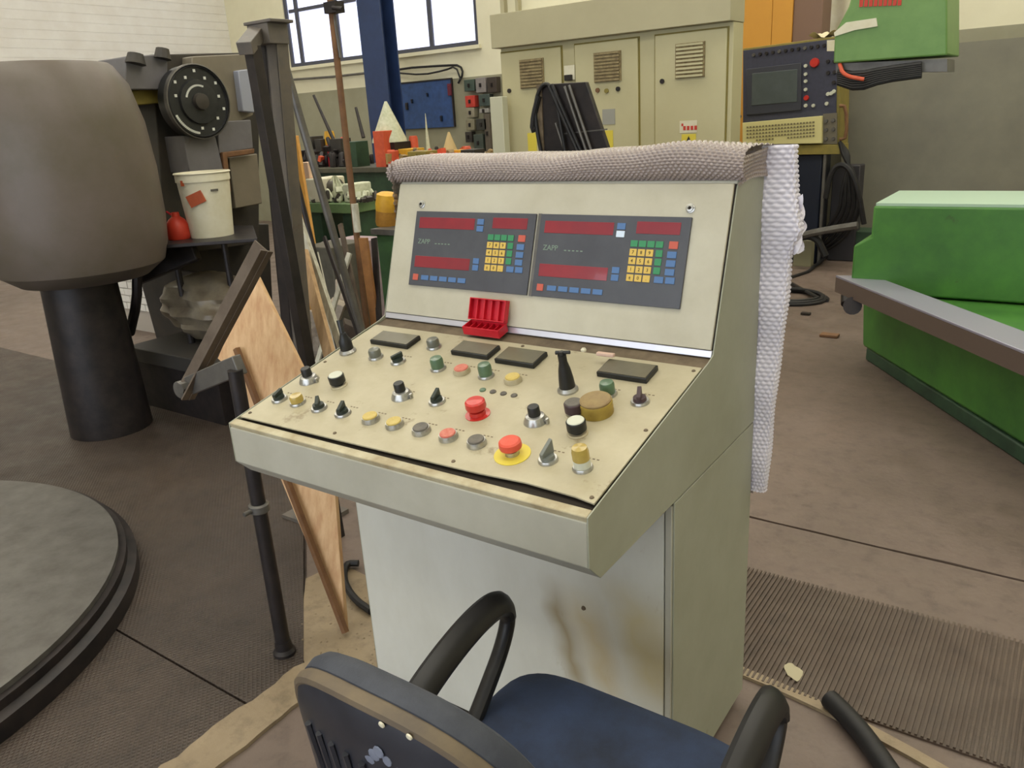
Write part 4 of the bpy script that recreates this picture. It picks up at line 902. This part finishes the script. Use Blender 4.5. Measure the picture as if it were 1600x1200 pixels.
# stuff lying behind pedestal on the floor
dgb = thing('dark_green_box', 'dark green metal box on the floor beside the control pedestal', 'metal box', at(1322, 405, y=7.5))
a = at(1309, 361, y=7.5); b = at(1346, 402, y=7.5); part('box_body', MB().box(a.x, b.x+.3, 7.5, 7.8, b.z-.06, a.z), dgreenm, dgb, bevel=.006)
part('box_base', MB().box(a.x-.05, b.x+.3, 7.45, 7.8, 0, b.z-.06), mat('tan_block', (150, 128, 92), .7, c2=(120, 98, 70), scale=8, amt=.7), dgb)
a = at(1241, 375, y=7.05); b = at(1268, 395, y=7.05)
solo('cream_connector_box', MB().box(a.x, b.x, 7.05, 7.15, 0, a.z), mat('dull_cream_box', (140, 136, 110), .6), 'small dull cream box on the floor beneath the control pedestal cables', 'box', bevel=.004)
solo('flat_conduit', MB().tube([at(1228, 375, y=6.95), at(1260, 366, y=6.95), at(1300, 358, y=6.95), at(1340, 352, y=6.95)], .035, 8, smooth=1), steelg, 'grey conduit running low behind the bubble wrap to the green machine', 'conduit')
solo('cable_bundle', MB().tube([at(1235, 395, y=6.98), at(1240, 372, y=6.98), at(1275, 368, y=6.98), at(1290, 400, y=6.98)], .035, 8, smooth=2), blackrub, 'black cable loop around the small cream box on the floor', 'cable')

# ================================================================= GREEN MACHINE, RIGHT
gm = thing('green_machine', 'bright green machine tool with a grey sliding rail at the right edge', 'machine tool', (1.3, 3.9, 0))
zr = .60; ra = at(1306, 430, z=zr); rb2 = at(1420, 476, z=zr); drr = (rb2-ra); rdir = drr.normalized(); side = V((0, 0, 1)).cross(rdir)
rw = (at(1330, 427, z=zr)-ra).dot(-side); rw = abs(rw)+.10
re = ra+rdir*2.2
poly = [ra, re, re+V((rw, rw*.2, 0)), ra+V((rw, rw*.2, 0))]
part('rail', MB().prism(poly, (0, 0, -.012)), mat('rail_lilac_grey', (166, 164, 182), .35, .5), gm, label='polished rail top', bevel=.002)
part('rail_body', MB().prism([p-V((0, 0, .012)) for p in [ra, re, re+V((.09, .02, 0)), ra+V((.09, .02, 0))]], (0, 0, -.085)), mat('rail_side_brown', (92, 78, 70), .6), gm)
g0 = at(1371, 322, y=3.75); g1 = at(1345, 428, y=3.75)
part('green_column', MB().prism([V((g0.x-.02, 3.75, g0.z)), V((2.0, 3.75, g0.z)), V((2.0, 3.75, .52)), V((g1.x-.05, 3.75, .52)), V((g1.x-.05, 3.75, g0.z-.22)), V((g0.x-.02, 3.75, g0.z-.17))], (0, .7, 0)), greenm, gm, bevel=.012)
part('column_highlight', MB().box(g0.x-.01, 2.0, 3.76, 4.4, g0.z, g0.z+.015), mat('mint_highlight', (170, 196, 176), .4), gm)  # whitish highlight on the column top, put into a thin pale sheet
G1 = at(1352, 562, z=0); G2 = at(1400, 594, z=0); gd = (G2-G1).normalized(); G3 = G1+gd*2.6; G0 = at(1342, 520, z=.25)
part('green_foot', MB().prism([G1, G3, V((3.0, 4.4, 0)), V((G1.x+.1, 4.4, 0))], (0, 0, .08)), dgreenm, gm, bevel=.01)
part('green_base', MB().prism([G1+V((-.03, .02, .08)), G3+V((0, .03, .08)), V((3.0, 4.35, .08)), V((G1.x+.1, 4.35, .08))], (-.03, 0, .43)), greenm, gm, bevel=.02)
part('rail_clamp', MB().cyl(at(1325, 475, z=.42), at(1325, 462, z=.46), .04).cyl(at(1332, 478, z=.42), at(1332, 478, z=.47), .05), blackm, gm)
# upper green arm
AY = 4.6
ga = thing('green_overarm', 'light green machine overarm with a white stripe at upper right', 'machine tool', (at(1380, 60, y=AY).x, AY+.3, 0))
part('overarm', MB().prism([at(a, b, y=AY) for a, b in ((1345, -60), (1480, -80), (1480, 86), (1302, 99), (1304, 52), (1326, 10))], (0, .5, 0)), lgreenm, ga, bevel=.01)
part('white_stripe', MB().prism([at(a, b, y=AY-.01) for a, b in ((1303, 51), (1322, 35), (1369, 28), (1371, 41), (1335, 47), (1304, 57))], (0, .01, 0)), whitep, ga)
rl = MB()
for k in range(9): a = at(1346+k*7.5, 5-k*.3, y=AY-.004); rl.box(a.x-.011, a.x+.009, AY-.006, AY, a.z-.02, a.z+.02)
part('red_lettering', rl, inkr, ga, label='illegible red lettering')
part('under_beam', MB().prism([at(a, b, y=AY+.05) for a, b in ((1306, 99), (1480, 92), (1480, 112), (1306, 114))], (0, .3, 0)), steelg, ga)
part('overarm_post', MB().box(1.3, 1.7, AY+.1, AY+.5, 0, at(1400, 60, y=AY).z), lgreenm, ga, bevel=.01)
for k in range(7): part('cable', MB().tube([at(1310, 112+k*3, y=AY+.05), at(1340, 116+k*4, y=AY), at(1380, 108+k*3, y=AY), at(1440, 100+k*3, y=AY)], .016, 8, smooth=1), blackrub, ga)
part('orange_cable', MB().tube([at(1312, 100, y=AY+.02), at(1318, 118, y=AY-.04), at(1350, 124, y=AY-.03)], .012, 8, smooth=2), orangep, ga)
# orange machine enclosure & partition
OY = 7.9
oc = thing('orange_enclosure', 'tall orange machine enclosure behind the dark control unit', 'machine enclosure', (at(1210, 50, y=OY).x, OY+.2, 0))
a = at(1157, 20, y=OY); b = at(1262, 20, y=OY)
part('enclosure_panel', MB().box(a.x, at(1207, 20, y=OY).x-.004, OY, OY+.4, 0, 4.0), mat('orange_panel', (206, 150, 60), .5, c2=(196, 140, 60), scale=2, amt=.6), oc, bevel=.004)
part('enclosure_panel', MB().box(at(1207, 20, y=OY).x, b.x-.15, OY, OY+.4, 0, 4.0), mat('orange_panel', (206, 150, 60)), oc, bevel=.004)
part('enclosure_edge', MB().box(b.x-.15, b.x+.14, OY+.02, OY+.4, 0, 4.0), mat('brown_enclosure_edge', (124, 98, 84), .5), oc, bevel=.01)
solo('blue_post', MB().box(at(1275, 20, y=8.3).x, at(1290, 20, y=8.3).x, 8.3, 8.4, 0, 5.2), bluem, 'slim blue post seen above the dark control unit', 'post')
solo('white_tarpaulin', MB().grid(lambda a, b: V((at(1290, 20, y=8.2).x+a*.45, 8.2+.04*math.sin(a*9), 1.9+b*2.2)), 12, 4), whitep, 'white sheet hanging right of the slim blue post', 'sheet')
solo('grey_partition', MB().box(at(1318, 200, y=8.3).x, 4.6, 8.3, 8.4, 0, at(1350, 80, y=8.3).z), mat('partition_grey', (128, 126, 112), .6, c2=(108, 106, 96), scale=2, amt=.7), 'plain grey partition behind the cables at right', 'partition')
# paper scraps on top of the CNC unit
solo('crumpled_paper', MB().grid(lambda a, b: V((at(1265, 62, y=NY+.1).x+a*.4, NY+.06+b*.25, cp(1290, 58).z+.03+.03*math.sin(a*14)*math.cos(b*9))), 14, 8), mat('beige_paper', (206, 196, 164), .7), 'crumpled beige paper lying on top of the dark control unit', 'paper')

# ================================================================= BACK WALL THINGS AND BENCH
ib = thing('blue_column', 'blue painted steel I beam column between the rear windows', 'steel column', (at(583, 200, y=7.3).x, 7.43, 0))
x0 = at(563, 60, y=7.3).x; x1 = at(598, 60, y=7.3).x
part('front_flange', MB().box(x0, x1, 7.3, 7.32, 0, ZC-.02), bluem, ib); part('rear_flange', MB().box(x0, x1, 7.55, 7.57, 0, ZC-.02), bluem, ib); part('web', MB().box((x0+x1)/2-.008, (x0+x1)/2+.008, 7.32, 7.55, 0, ZC-.02), bluem, ib)
WY = YB-.02
pg = thing('blue_pegboard', 'blue tool pegboard mounted on the rear wall', 'pegboard', at(655, 205, y=WY))
a = at(600, 134, y=WY); b = at(711, 198, y=WY)
part('board', MB().box(a.x, b.x, WY-.02, WY, b.z, a.z), pegm, pg, bevel=.004)
part('board_frame', MB().box(a.x, b.x, WY-.028, WY, a.z, a.z+.02).box(b.x, b.x+.02, WY-.028, WY, b.z, a.z+.02), blackm, pg)
for i, (px, py, s, m_, lb) in enumerate(((636, 166, .05, blackm, 'black tool hanging near the middle of the blue pegboard'), (644, 158, .03, navy, 'dark hook tool on the pegboard beside the black tool'), (612, 140, .05, navy, 'dark tool at the top left of the blue pegboard'), (703, 140, .08, mat('dark_red', (100, 34, 50), .6), 'dark red tool at the top right of the blue pegboard'), (690, 185, .04, navy, 'dark spanner at the lower right of the blue pegboard'), (668, 148, .025, navy, 'small dark tool at the upper middle of the blue pegboard'))):
    p = at(px, py, y=WY-.03); solo('hanging_tool', MB().box(p.x-s*.4, p.x+s*.4, WY-.05, WY-.021, p.z-s, p.z+s).cyl((p.x, WY-.021, p.z+s*.6), (p.x, WY-.06, p.z+s*.6), .01), m_, lb, 'tool', bevel=.004)
# conduit & cables
solo('wall_conduit', MB().tube([at(380, 130, y=WY-.03), at(450, 125, y=WY-.03), at(520, 120, y=WY-.03), at(592, 112, y=WY-.03), at(600, 110, y=WY-.03)], .018, 8), steelg, 'dark conduit running along the rear wall below the left window', 'conduit')
solo('wall_cable', MB().tube([at(593, 133, y=WY-.03), at(606, 115, y=WY-.03), at(625, 107, y=WY-.03), at(700, 102, y=WY-.03), at(719, 102, y=WY-.03), at(724, 115, y=WY-.03), at(716, 130, y=WY-.03)], .016, 8, smooth=1), blackrub, 'upper black cable drooping along the wall under the right window', 'cable')
solo('wall_cable', MB().tube([at(598, 112, y=WY-.06), at(620, 114, y=WY-.06), at(660, 117, y=WY-.06), at(695, 110, y=WY-.06), at(712, 103, y=WY-.06), at(720, 125, y=WY-.06)], .013, 8, smooth=1), blackrub, 'lower black cable sagging over the blue pegboard', 'cable')
boxes = [((727, 125, 744, 142), (70, 84, 76), 'green grey switch box left of the grey meter box'), ((745, 122, 762, 144), (138, 132, 130), 'grey meter box at the top of the wall switchgear'), ((763, 121, 779, 144), (66, 58, 52), 'dark box at the top right of the wall switchgear'),
    ((729, 150, 745, 167), (196, 66, 54), 'red switch box on the rear wall with a black toggle'), ((750, 148, 768, 165), (70, 82, 78), 'dark green switch box right of the red one'), ((731, 169, 744, 183), (150, 144, 124), 'beige socket box under the red switch box'),
    ((751, 170, 766, 176), (150, 148, 144), 'slim pale box under the dark green switch box'), ((730, 187, 744, 203), (136, 130, 108), 'lower beige socket box on the rear wall'), ((746, 186, 763, 203), (58, 58, 54), 'black box in the middle of the wall switchgear'), ((742, 210, 758, 236), (72, 80, 74), 'lowest green grey box of the wall switchgear'), ((729, 206, 740, 222), (60, 56, 52), 'small dark socket box beside the lowest switch box'), ((758, 178, 770, 238), (96, 88, 78), 'tall brownish cable duct beside the switchgear')]
for i, (r, c, lb) in enumerate(boxes):
    a, b, c0, d0 = rect(*r, WY-.06)
    o = thing('switch_box', lb, 'switch box', ((a+b)/2, WY, c0)); part('box_body', MB().box(a, b, WY-.10, WY, c0, d0), mat('switch_%d' % i, c, .5, c2=tuple(int(v*.8) for v in c), scale=20, amt=.6), o, bevel=.006)
    part('toggle', MB().box((a+b)/2-.012, (a+b)/2+.012, WY-.125, WY-.10, (c0+d0)/2-.025, (c0+d0)/2+.025), blackm, o)
# workbench along the rear
BY = 5.0; bz = at(560, 262, y=BY).z
wbn = thing('workbench', 'long cluttered dark green workbench along the rear wall', 'workbench', (at(600, 300, y=BY).x, BY+.35, 0))
bx0 = at(485, 262, y=BY).x; bx1 = at(770, 250, y=BY).x
part('worktop', MB().box(bx0, bx1, BY, BY+.7, bz-.05, bz), mat('bench_top', (84, 82, 68), .6, c2=(60, 58, 50), scale=8, amt=.7), wbn, bevel=.004)
part('bench_body', MB().box(bx0+.05, bx1-.05, BY+.06, BY+.66, .45, bz-.05), dgreenm, wbn)
for xx in (bx0+.06, bx1-.12):
    for yy in (BY+.06, BY+.58): part('leg', MB().box(xx, xx+.06, yy, yy+.06, 0, .45), dgreenm, wbn)
def onb(px, w_, h_, shape, m_, nm, lb, cat='workshop item', y=BY+.2, z=None, d_=None):
    z = bz if z is None else z; w_ *= 1.15; h_ *= 1.15; p = at(px, 230, y=y); mb = MB(); d_ = d_ or w_
    if shape == 'box': mb.box(p.x-w_/2, p.x+w_/2, y-d_/2, y+d_/2, z, z+h_)
    elif shape == 'cyl': mb.lathe([(w_/2, 0), (w_/2, h_*.9), (w_*.42, h_), (0, h_)], Matrix.Translation((p.x, y, z)), 18)
    elif shape == 'cone': mb.lathe([(w_/2, 0), (w_*.48, .02), (w_*.04, h_), (0, h_)], Matrix.Translation((p.x, y, z)), 20)
    elif shape == 'vise': mb.box(p.x-w_*.3, p.x+w_*.3, y-.08, y+.08, z, z+h_*.3).box(p.x-w_/2, p.x-w_*.1, y-.09, y+.09, z+h_*.3, z+h_).box(p.x+w_*.1, p.x+w_/2, y-.09, y+.09, z+h_*.3, z+h_*.9).cyl((p.x-w_*.8, y, z+h_*.55), (p.x+w_*.5, y, z+h_*.55), .018)
    return solo(nm, mb, m_, lb, cat, bevel=.004 if shape in ('box', 'vise') else 0)
pale = mat('speckled_white', (206, 208, 186), .6, c2=(170, 176, 140), scale=26, amt=.8)
onb(610, .15, .14, 'cyl', orangep, 'red_drum', 'orange red drum holding the white cone on the bench', 'drum', y=BY+.12, d_=.2)
cz = at(612, 222, y=BY+.2).z
solo('cone_stand', MB().box(at(612, 225, y=BY+.2).x-.13, at(612, 225, y=BY+.2).x+.13, BY+.1, BY+.34, bz+.10, cz), blackm, 'dark tray beneath the white speckled cone', 'tray')
cx0 = at(609, 222, y=BY+.22).x; ch_ = at(606, 158, y=BY+.22).z-cz; cw = (at(628, 218, y=BY+.22)-at(588, 218, y=BY+.22)).length
solo('white_cone', MB().lathe([(cw/2, 0), (cw*.49, .03), (.012, ch_), (0, ch_)], Matrix.Translation((cx0, BY+.22, cz)), 24), pale, 'speckled white cone standing on the bench left of the pegboard', 'cone')
onb(600, .12, .30, 'box', orangep, 'red_box', 'orange red upright box at the bench corner beside the bubble wrap', 'box', y=BY-.0+.08)
onb(482, .22, .16, 'vise', blackm, 'bench_vise', 'black bench vise on the left end of the workbench', 'vise')
onb(500, .2, .28, 'vise', bdark, 'drill_vise', 'dark machine vise right of the black bench vise', 'vise', y=BY+.35)
onb(520, .12, .2, 'cyl', redp, 'red_can', 'red can on the bench behind the rusty pole', 'can', y=BY+.3)
onb(533, .14, .25, 'box', bdark, 'dark_toolbox', 'dark toolbox standing right of the rusty pole', 'toolbox', y=BY+.3)
onb(517, .1, .32, 'cyl', yelp, 'olive_bottle', 'olive yellow bottle behind the red can', 'bottle', y=BY+.38)
onb(556, .16, .22, 'box', dgreenm, 'green_crate', 'dark green crate in front of the blue column foot', 'crate')
onb(640, .18, .14, 'box', yelp, 'yellow_box', 'yellow box on the bench right of the white cone', 'box', y=BY+.25)
onb(647, .08, .24, 'cyl', orangep, 'orange_can', 'slim orange can behind the yellow box', 'can', y=BY+.4)
onb(669, .05, .42, 'cone', pale, 'pale_funnel', 'slender pale spindle standing below the pegboard', 'spindle', y=BY+.3)
onb(662, .2, .12, 'box', olive, 'olive_box', 'olive box at the foot of the pale spindle', 'box', y=BY+.15)
onb(703, .2, .26, 'cone', mat('tan_cone', (190, 170, 122), .6), 'tan_cone', 'tan cone on the bench below the pegboard corner', 'cone', y=BY+.3)
onb(700, .22, .10, 'box', orangep, 'red_tray', 'red tray in front of the tan cone', 'tray', y=BY+.1)
onb(722, .1, .12, 'box', yelp, 'small_yellow_box', 'small yellow box right of the red tray', 'box', y=BY+.15)
onb(738, .14, .12, 'box', bdark, 'black_box', 'black box at the right end of the workbench', 'box', y=BY+.15)
for px, a, b, lb in ((0, (490, 149), (524, 225), 'long black lever leaning left of the rusty pole'), (0, (556, 168), (568, 215), 'short black lever leaning against the blue column')):
    solo('black_lever', MB().cyl(at(*a, y=BY+.3), at(*b, y=BY+.25), .014, .02), blackm, lb, 'lever')
ow = [at(446, 212, y=2.6), at(463, 212, y=2.6), at(482, 330, y=2.5), at(462, 335, y=2.5)]
solo('orange_board', MB().prism([ow[0], ow[1], ow[2], ow[2]+(ow[2]-ow[1])*1.9, ow[3]+(ow[3]-ow[0])*1.9, ow[3]], (0, .02, 0)), orangew, 'orange brown board leaning behind the grey pipe', 'wooden board', bevel=.002)
# small green lathe on a cabinet in the middle distance
LY = 3.0; lz = at(520, 318, y=LY).z
lt = thing('small_green_lathe', 'small pale green lathe piled with white rags, left of the screen panel', 'lathe', (at(520, 318, y=LY).x, LY+.2, 0))
lx0 = at(478, 318, y=LY).x; lx1 = at(548, 315, y=LY).x
part('lathe_bed', MB().box(lx0, lx1, LY, LY+.3, lz-.07, lz), mat('pale_green_paint', (112, 140, 92), .5, c2=(84, 108, 74), scale=9, amt=.7), lt, bevel=.006)
part('lathe_head', MB().box(lx0, lx0+.14, LY+.02, LY+.28, lz, lz+.17), whitep, lt, bevel=.01)
part('chuck', MB().cyl((lx0+.14, LY+.15, lz+.1), (lx0+.2, LY+.15, lz+.1), .06), steelg, lt)
part('tailstock', MB().box(lx1-.12, lx1-.03, LY+.05, LY+.25, lz, lz+.13), pale, lt, bevel=.01)
part('lathe_stand', MB().box(lx0+.02, lx0+.12, LY+.02, LY+.28, 0, lz-.07).box(lx1-.12, lx1-.02, LY+.02, LY+.28, 0, lz-.07).box(lx0+.12, lx1-.12, LY+.2, LY+.26, .3, lz-.2), dgreenm, lt)
ragp = at(523, 300, y=LY+.12)
def rag(cx, w_, h_, z, m_, lb, sd):
    def f_(a, b):
        th = a*2*math.pi; ph = b*math.pi/2; r = w_/2*(1+.2*math.sin(5*th+sd)+.12*math.sin(9*th+4*ph)); return V((cx+r*math.sin(ph)*math.cos(th), LY+.13+r*.6*math.sin(ph)*math.sin(th), z+h_*math.cos(ph)*(1+.15*math.sin(7*th))))
    solo('white_rag', MB().grid(f_, 30, 10), m_, lb, 'rag')
rag(at(521, 300, y=LY+.1).x, .14, .16, lz, pale, 'heaped white rag in the middle of the small lathe', 1); rag(at(506, 305, y=LY+.1).x, .10, .09, lz, pale, 'small white rag at the left of the small lathe', 4); 
onb(478, .07, .10, 'box', mat('pinkish_box', (208, 176, 150), .6), 'pink_carton', 'pale pink carton at the left end of the small lathe', 'carton', y=LY-.12+.2, z=lz+.17)
for k, (px, py, w_, h_, c, lb) in enumerate(((500, 430, .25, .5, (92, 88, 76), 'grey crate on the floor between the leaning pipes'), (530, 415, .3, .42, (168, 150, 156), 'pale lilac cardboard box behind the grey pipe'), (560, 470, .25, .3, (60, 42, 38), 'dark brown crate behind the rusty pole'), (497, 470, .3, .2, (40, 40, 46), 'black case low behind the pipes'))):
    p = at(px, py, y=2.3+.25*k); solo('crate', MB().box(p.x-w_/2, p.x+w_/2, p.y, p.y+.3, 0, p.z+h_*.35), mat('crate_%d' % k, c, .7, c2=tuple(int(v*.7) for v in c), scale=10, amt=.7), lb, 'crate', bevel=.006)
# green machine stand with yellow pot, left of the screen panel
gs = thing('green_pump_stand', 'green pump stand carrying a yellow motor pot, left of the screen panel', 'pump', (at(606, 400, y=2.2).x, 2.3, 0))
gx0 = at(588, 370, y=2.2).x; gx1 = gx0+.5; gz = at(604, 358, y=2.2).z
part('stand_body', MB().box(gx0, gx1, 2.2, 2.55, 0, gz-.03), mat('stand_green', (64, 100, 58), .5, c2=(42, 66, 44), scale=6, amt=.8), gs, bevel=.008)
part('stand_top', MB().box(gx0-.02, gx1, 2.18, 2.57, gz-.03, gz), steelg, gs)
yp = at(600, 345, y=2.3); TY = Matrix.Translation((yp.x, 2.32, gz)) @ Matrix.Rotation(.15, 4, 'Y')
part('pot_body', MB().lathe([(.06, 0), (.065, .02), (.062, .14), (.04, .15)], TY, 20), mat('dirty_yellow', (176, 128, 48), .5, c2=(120, 80, 36), scale=12, amt=.8), gs)
part('pot_cap', MB().lathe([(.064, .085), (.066, .12), (.058, .175), (.04, .185), (0, .19)], TY, 20), yelp, gs)
part('pot_lever', MB().cyl(TY @ V((.05, 0, .14)), TY @ V((.10, 0, .13)), .018), yelp, gs)

# brown board clinging to the rusty pole
solo('brown_plank', MB().beam(at(566, 372, y=1.9), V((at(578, 520, y=1.9).x+.06, 1.9, 0)), .055, .015), mat('brown_plank', (150, 104, 58), .6, c2=(110, 74, 44), scale=12, amt=.8), 'dark brown plank standing beside the lower rusty pole', 'wooden board')
# heaps of small things nobody could count
def heap(nm, x0, x1, y0, y1, z, n, smin, smax, m_, lb, hh=.15):
    mb = MB()
    for _ in range(n):
        u = random.random(); x = x0+(x1-x0)*u; y = random.uniform(y0, y1); s_ = random.uniform(smin, smax); zz = z+random.random()**2*hh*math.sin(math.pi*min(max(u, .08), .92))
        T = Matrix.Translation((x, y, zz)) @ Matrix.Rotation(random.random()*3, 4, 'Z') @ Matrix.Rotation(random.uniform(-.6, .6), 4, 'X')
        if random.random() < .5: mb.box(-s_*.5, s_*.5, -s_*.35, s_*.35, 0, s_*random.uniform(.4, 1.2), T)
        else: mb.lathe([(s_*.35, 0), (s_*.35, s_*1.3), (s_*.2, s_*1.5)], T, 7)
    solo(nm, mb, m_, lb, 'clutter', kind='stuff')
h0, h1, h2, h3 = (at(p, 240, y=BY+.3).x for p in (476, 560, 630, 760))
heap('tool_heap', h0, h1, BY+.1, BY+.55, bz, 90, .04, .11, blackm, 'heap of dark tools and fittings on the left half of the workbench', .22)
heap('tin_heap', h0, h1, BY+.1, BY+.55, bz, 26, .03, .08, orangep, 'scatter of small red tins among the dark tools', .25)
heap('packet_heap', h2, h3, BY+.05, BY+.5, bz, 60, .04, .10, mat('mixed_tan', (176, 148, 92), .6, c2=(90, 76, 56), scale=5, amt=1), 'scatter of tan packets on the right half of the workbench', .14)
heap('red_packet_heap', h2, h3, BY+.05, BY+.5, bz, 30, .04, .09, orangep, 'scatter of orange red packets before the pegboard', .12)
heap('dark_offcut_heap', h2, h3, BY+.05, BY+.5, bz, 30, .03, .08, bdark, 'scatter of dark offcuts on the right half of the workbench', .16)
heap('lathe_swarf', lx0, lx1+.05, LY+.03, LY+.27, lz, 60, .02, .05, pale, 'scatter of pale rags and chips on the small lathe', .10)
heap('lathe_tool_heap', lx0, lx1+.1, LY+.03, LY+.27, lz, 36, .02, .05, bdark, 'scatter of dark tools on the small lathe', .07)
heap('floor_scrap', -2.1, -1.3, 1.75, 2.0, 0, 90, .05, .16, mat('scrap_mix', (96, 84, 74), .6, .2, c2=(44, 38, 36), scale=6, amt=1), 'heap of mixed metal scrap on the floor behind the leaning pipes', .45)
# low white brick block behind the machine table
wk = thing('white_brick_block', 'low white painted brick block behind the black machine table', 'brick wall', (at(245, 490, y=2.6).x, 2.7, 0))
p0 = at(190, 495, y=2.6); p1 = at(305, 440, y=2.6); ztop = p1.z
part('mortar_core', MB().box(p0.x, p1.x, 2.61, 2.8, 0, ztop-.005), mat('white_mortar', (168, 160, 150), .8), wk)
bl = .14; bhh = .062; row = 0; zz = ztop-bhh
while zz > -.01:
    x = p0.x-(bl/2 if row % 2 else 0)
    while x < p1.x:
        a, b = max(x, p0.x), min(x+bl-.008, p1.x)
        if b-a > .02 and zz > .15: part('brick', MB().box(a, b, 2.6-.003*random.random(), 2.66, zz, zz+bhh-.008), brick_m, wk)
        x += bl
    zz -= bhh; row += 1

for i, (a, b, yy, w_, m_, lb) in enumerate((((472, 352), (500, 470), 1.7, .03, wood2, 'thin tan stick leaning in the scrap behind the batten'), ((505, 370), (540, 470), 1.75, .022, blackm, 'thin black bar leaning right of the grey pipe'),
        ((545, 395), (520, 480), 1.8, .028, whitew, 'pale stick crossing behind the rusty pole'), ((530, 350), (556, 470), 1.85, .03, brownsteel, 'brown steel strip standing left of the rusty pole'), ((583, 372), (590, 480), 1.9, .035, blackm, 'black bar standing between the brown plank and the green stand'))):
    P = at(*a, y=yy+.1); Q = at(*b, y=yy); d = Q-P; G = P+d*(P.z-.003)/(P.z-Q.z)
    solo('stick', MB().beam(P, G, w_, .012), m_, lb, 'stick')
heap('rag_heap', at(486, 440, y=2.2).x, at(560, 440, y=2.2).x, 2.05, 2.25, 0, 70, .05, .14, mat('pale_mix', (168, 156, 140), .6, c2=(96, 84, 76), scale=7, amt=1), 'heap of pale boxes and scrap on the floor behind the leaning sticks', .62)

GROUPS = {'switch_box': 'switch boxes on the rear wall', 'hanging_tool': 'tools hanging on the blue pegboard', 'stick': 'sticks leaning in the scrap corner', 'crate': 'crates on the floor behind the leaning pipes',
          'black_lever': 'levers leaning behind the workbench', 'wall_cable': 'cables drooping on the rear wall', 'white_rag': 'white rags on the small lathe', 'scrap_piece': 'scraps on the open floor'}
for o in scn.objects:
    if o.parent is None and o.get('category'):
        g = GROUPS.get(o.name.split('.')[0])
        if g: o['group'] = g
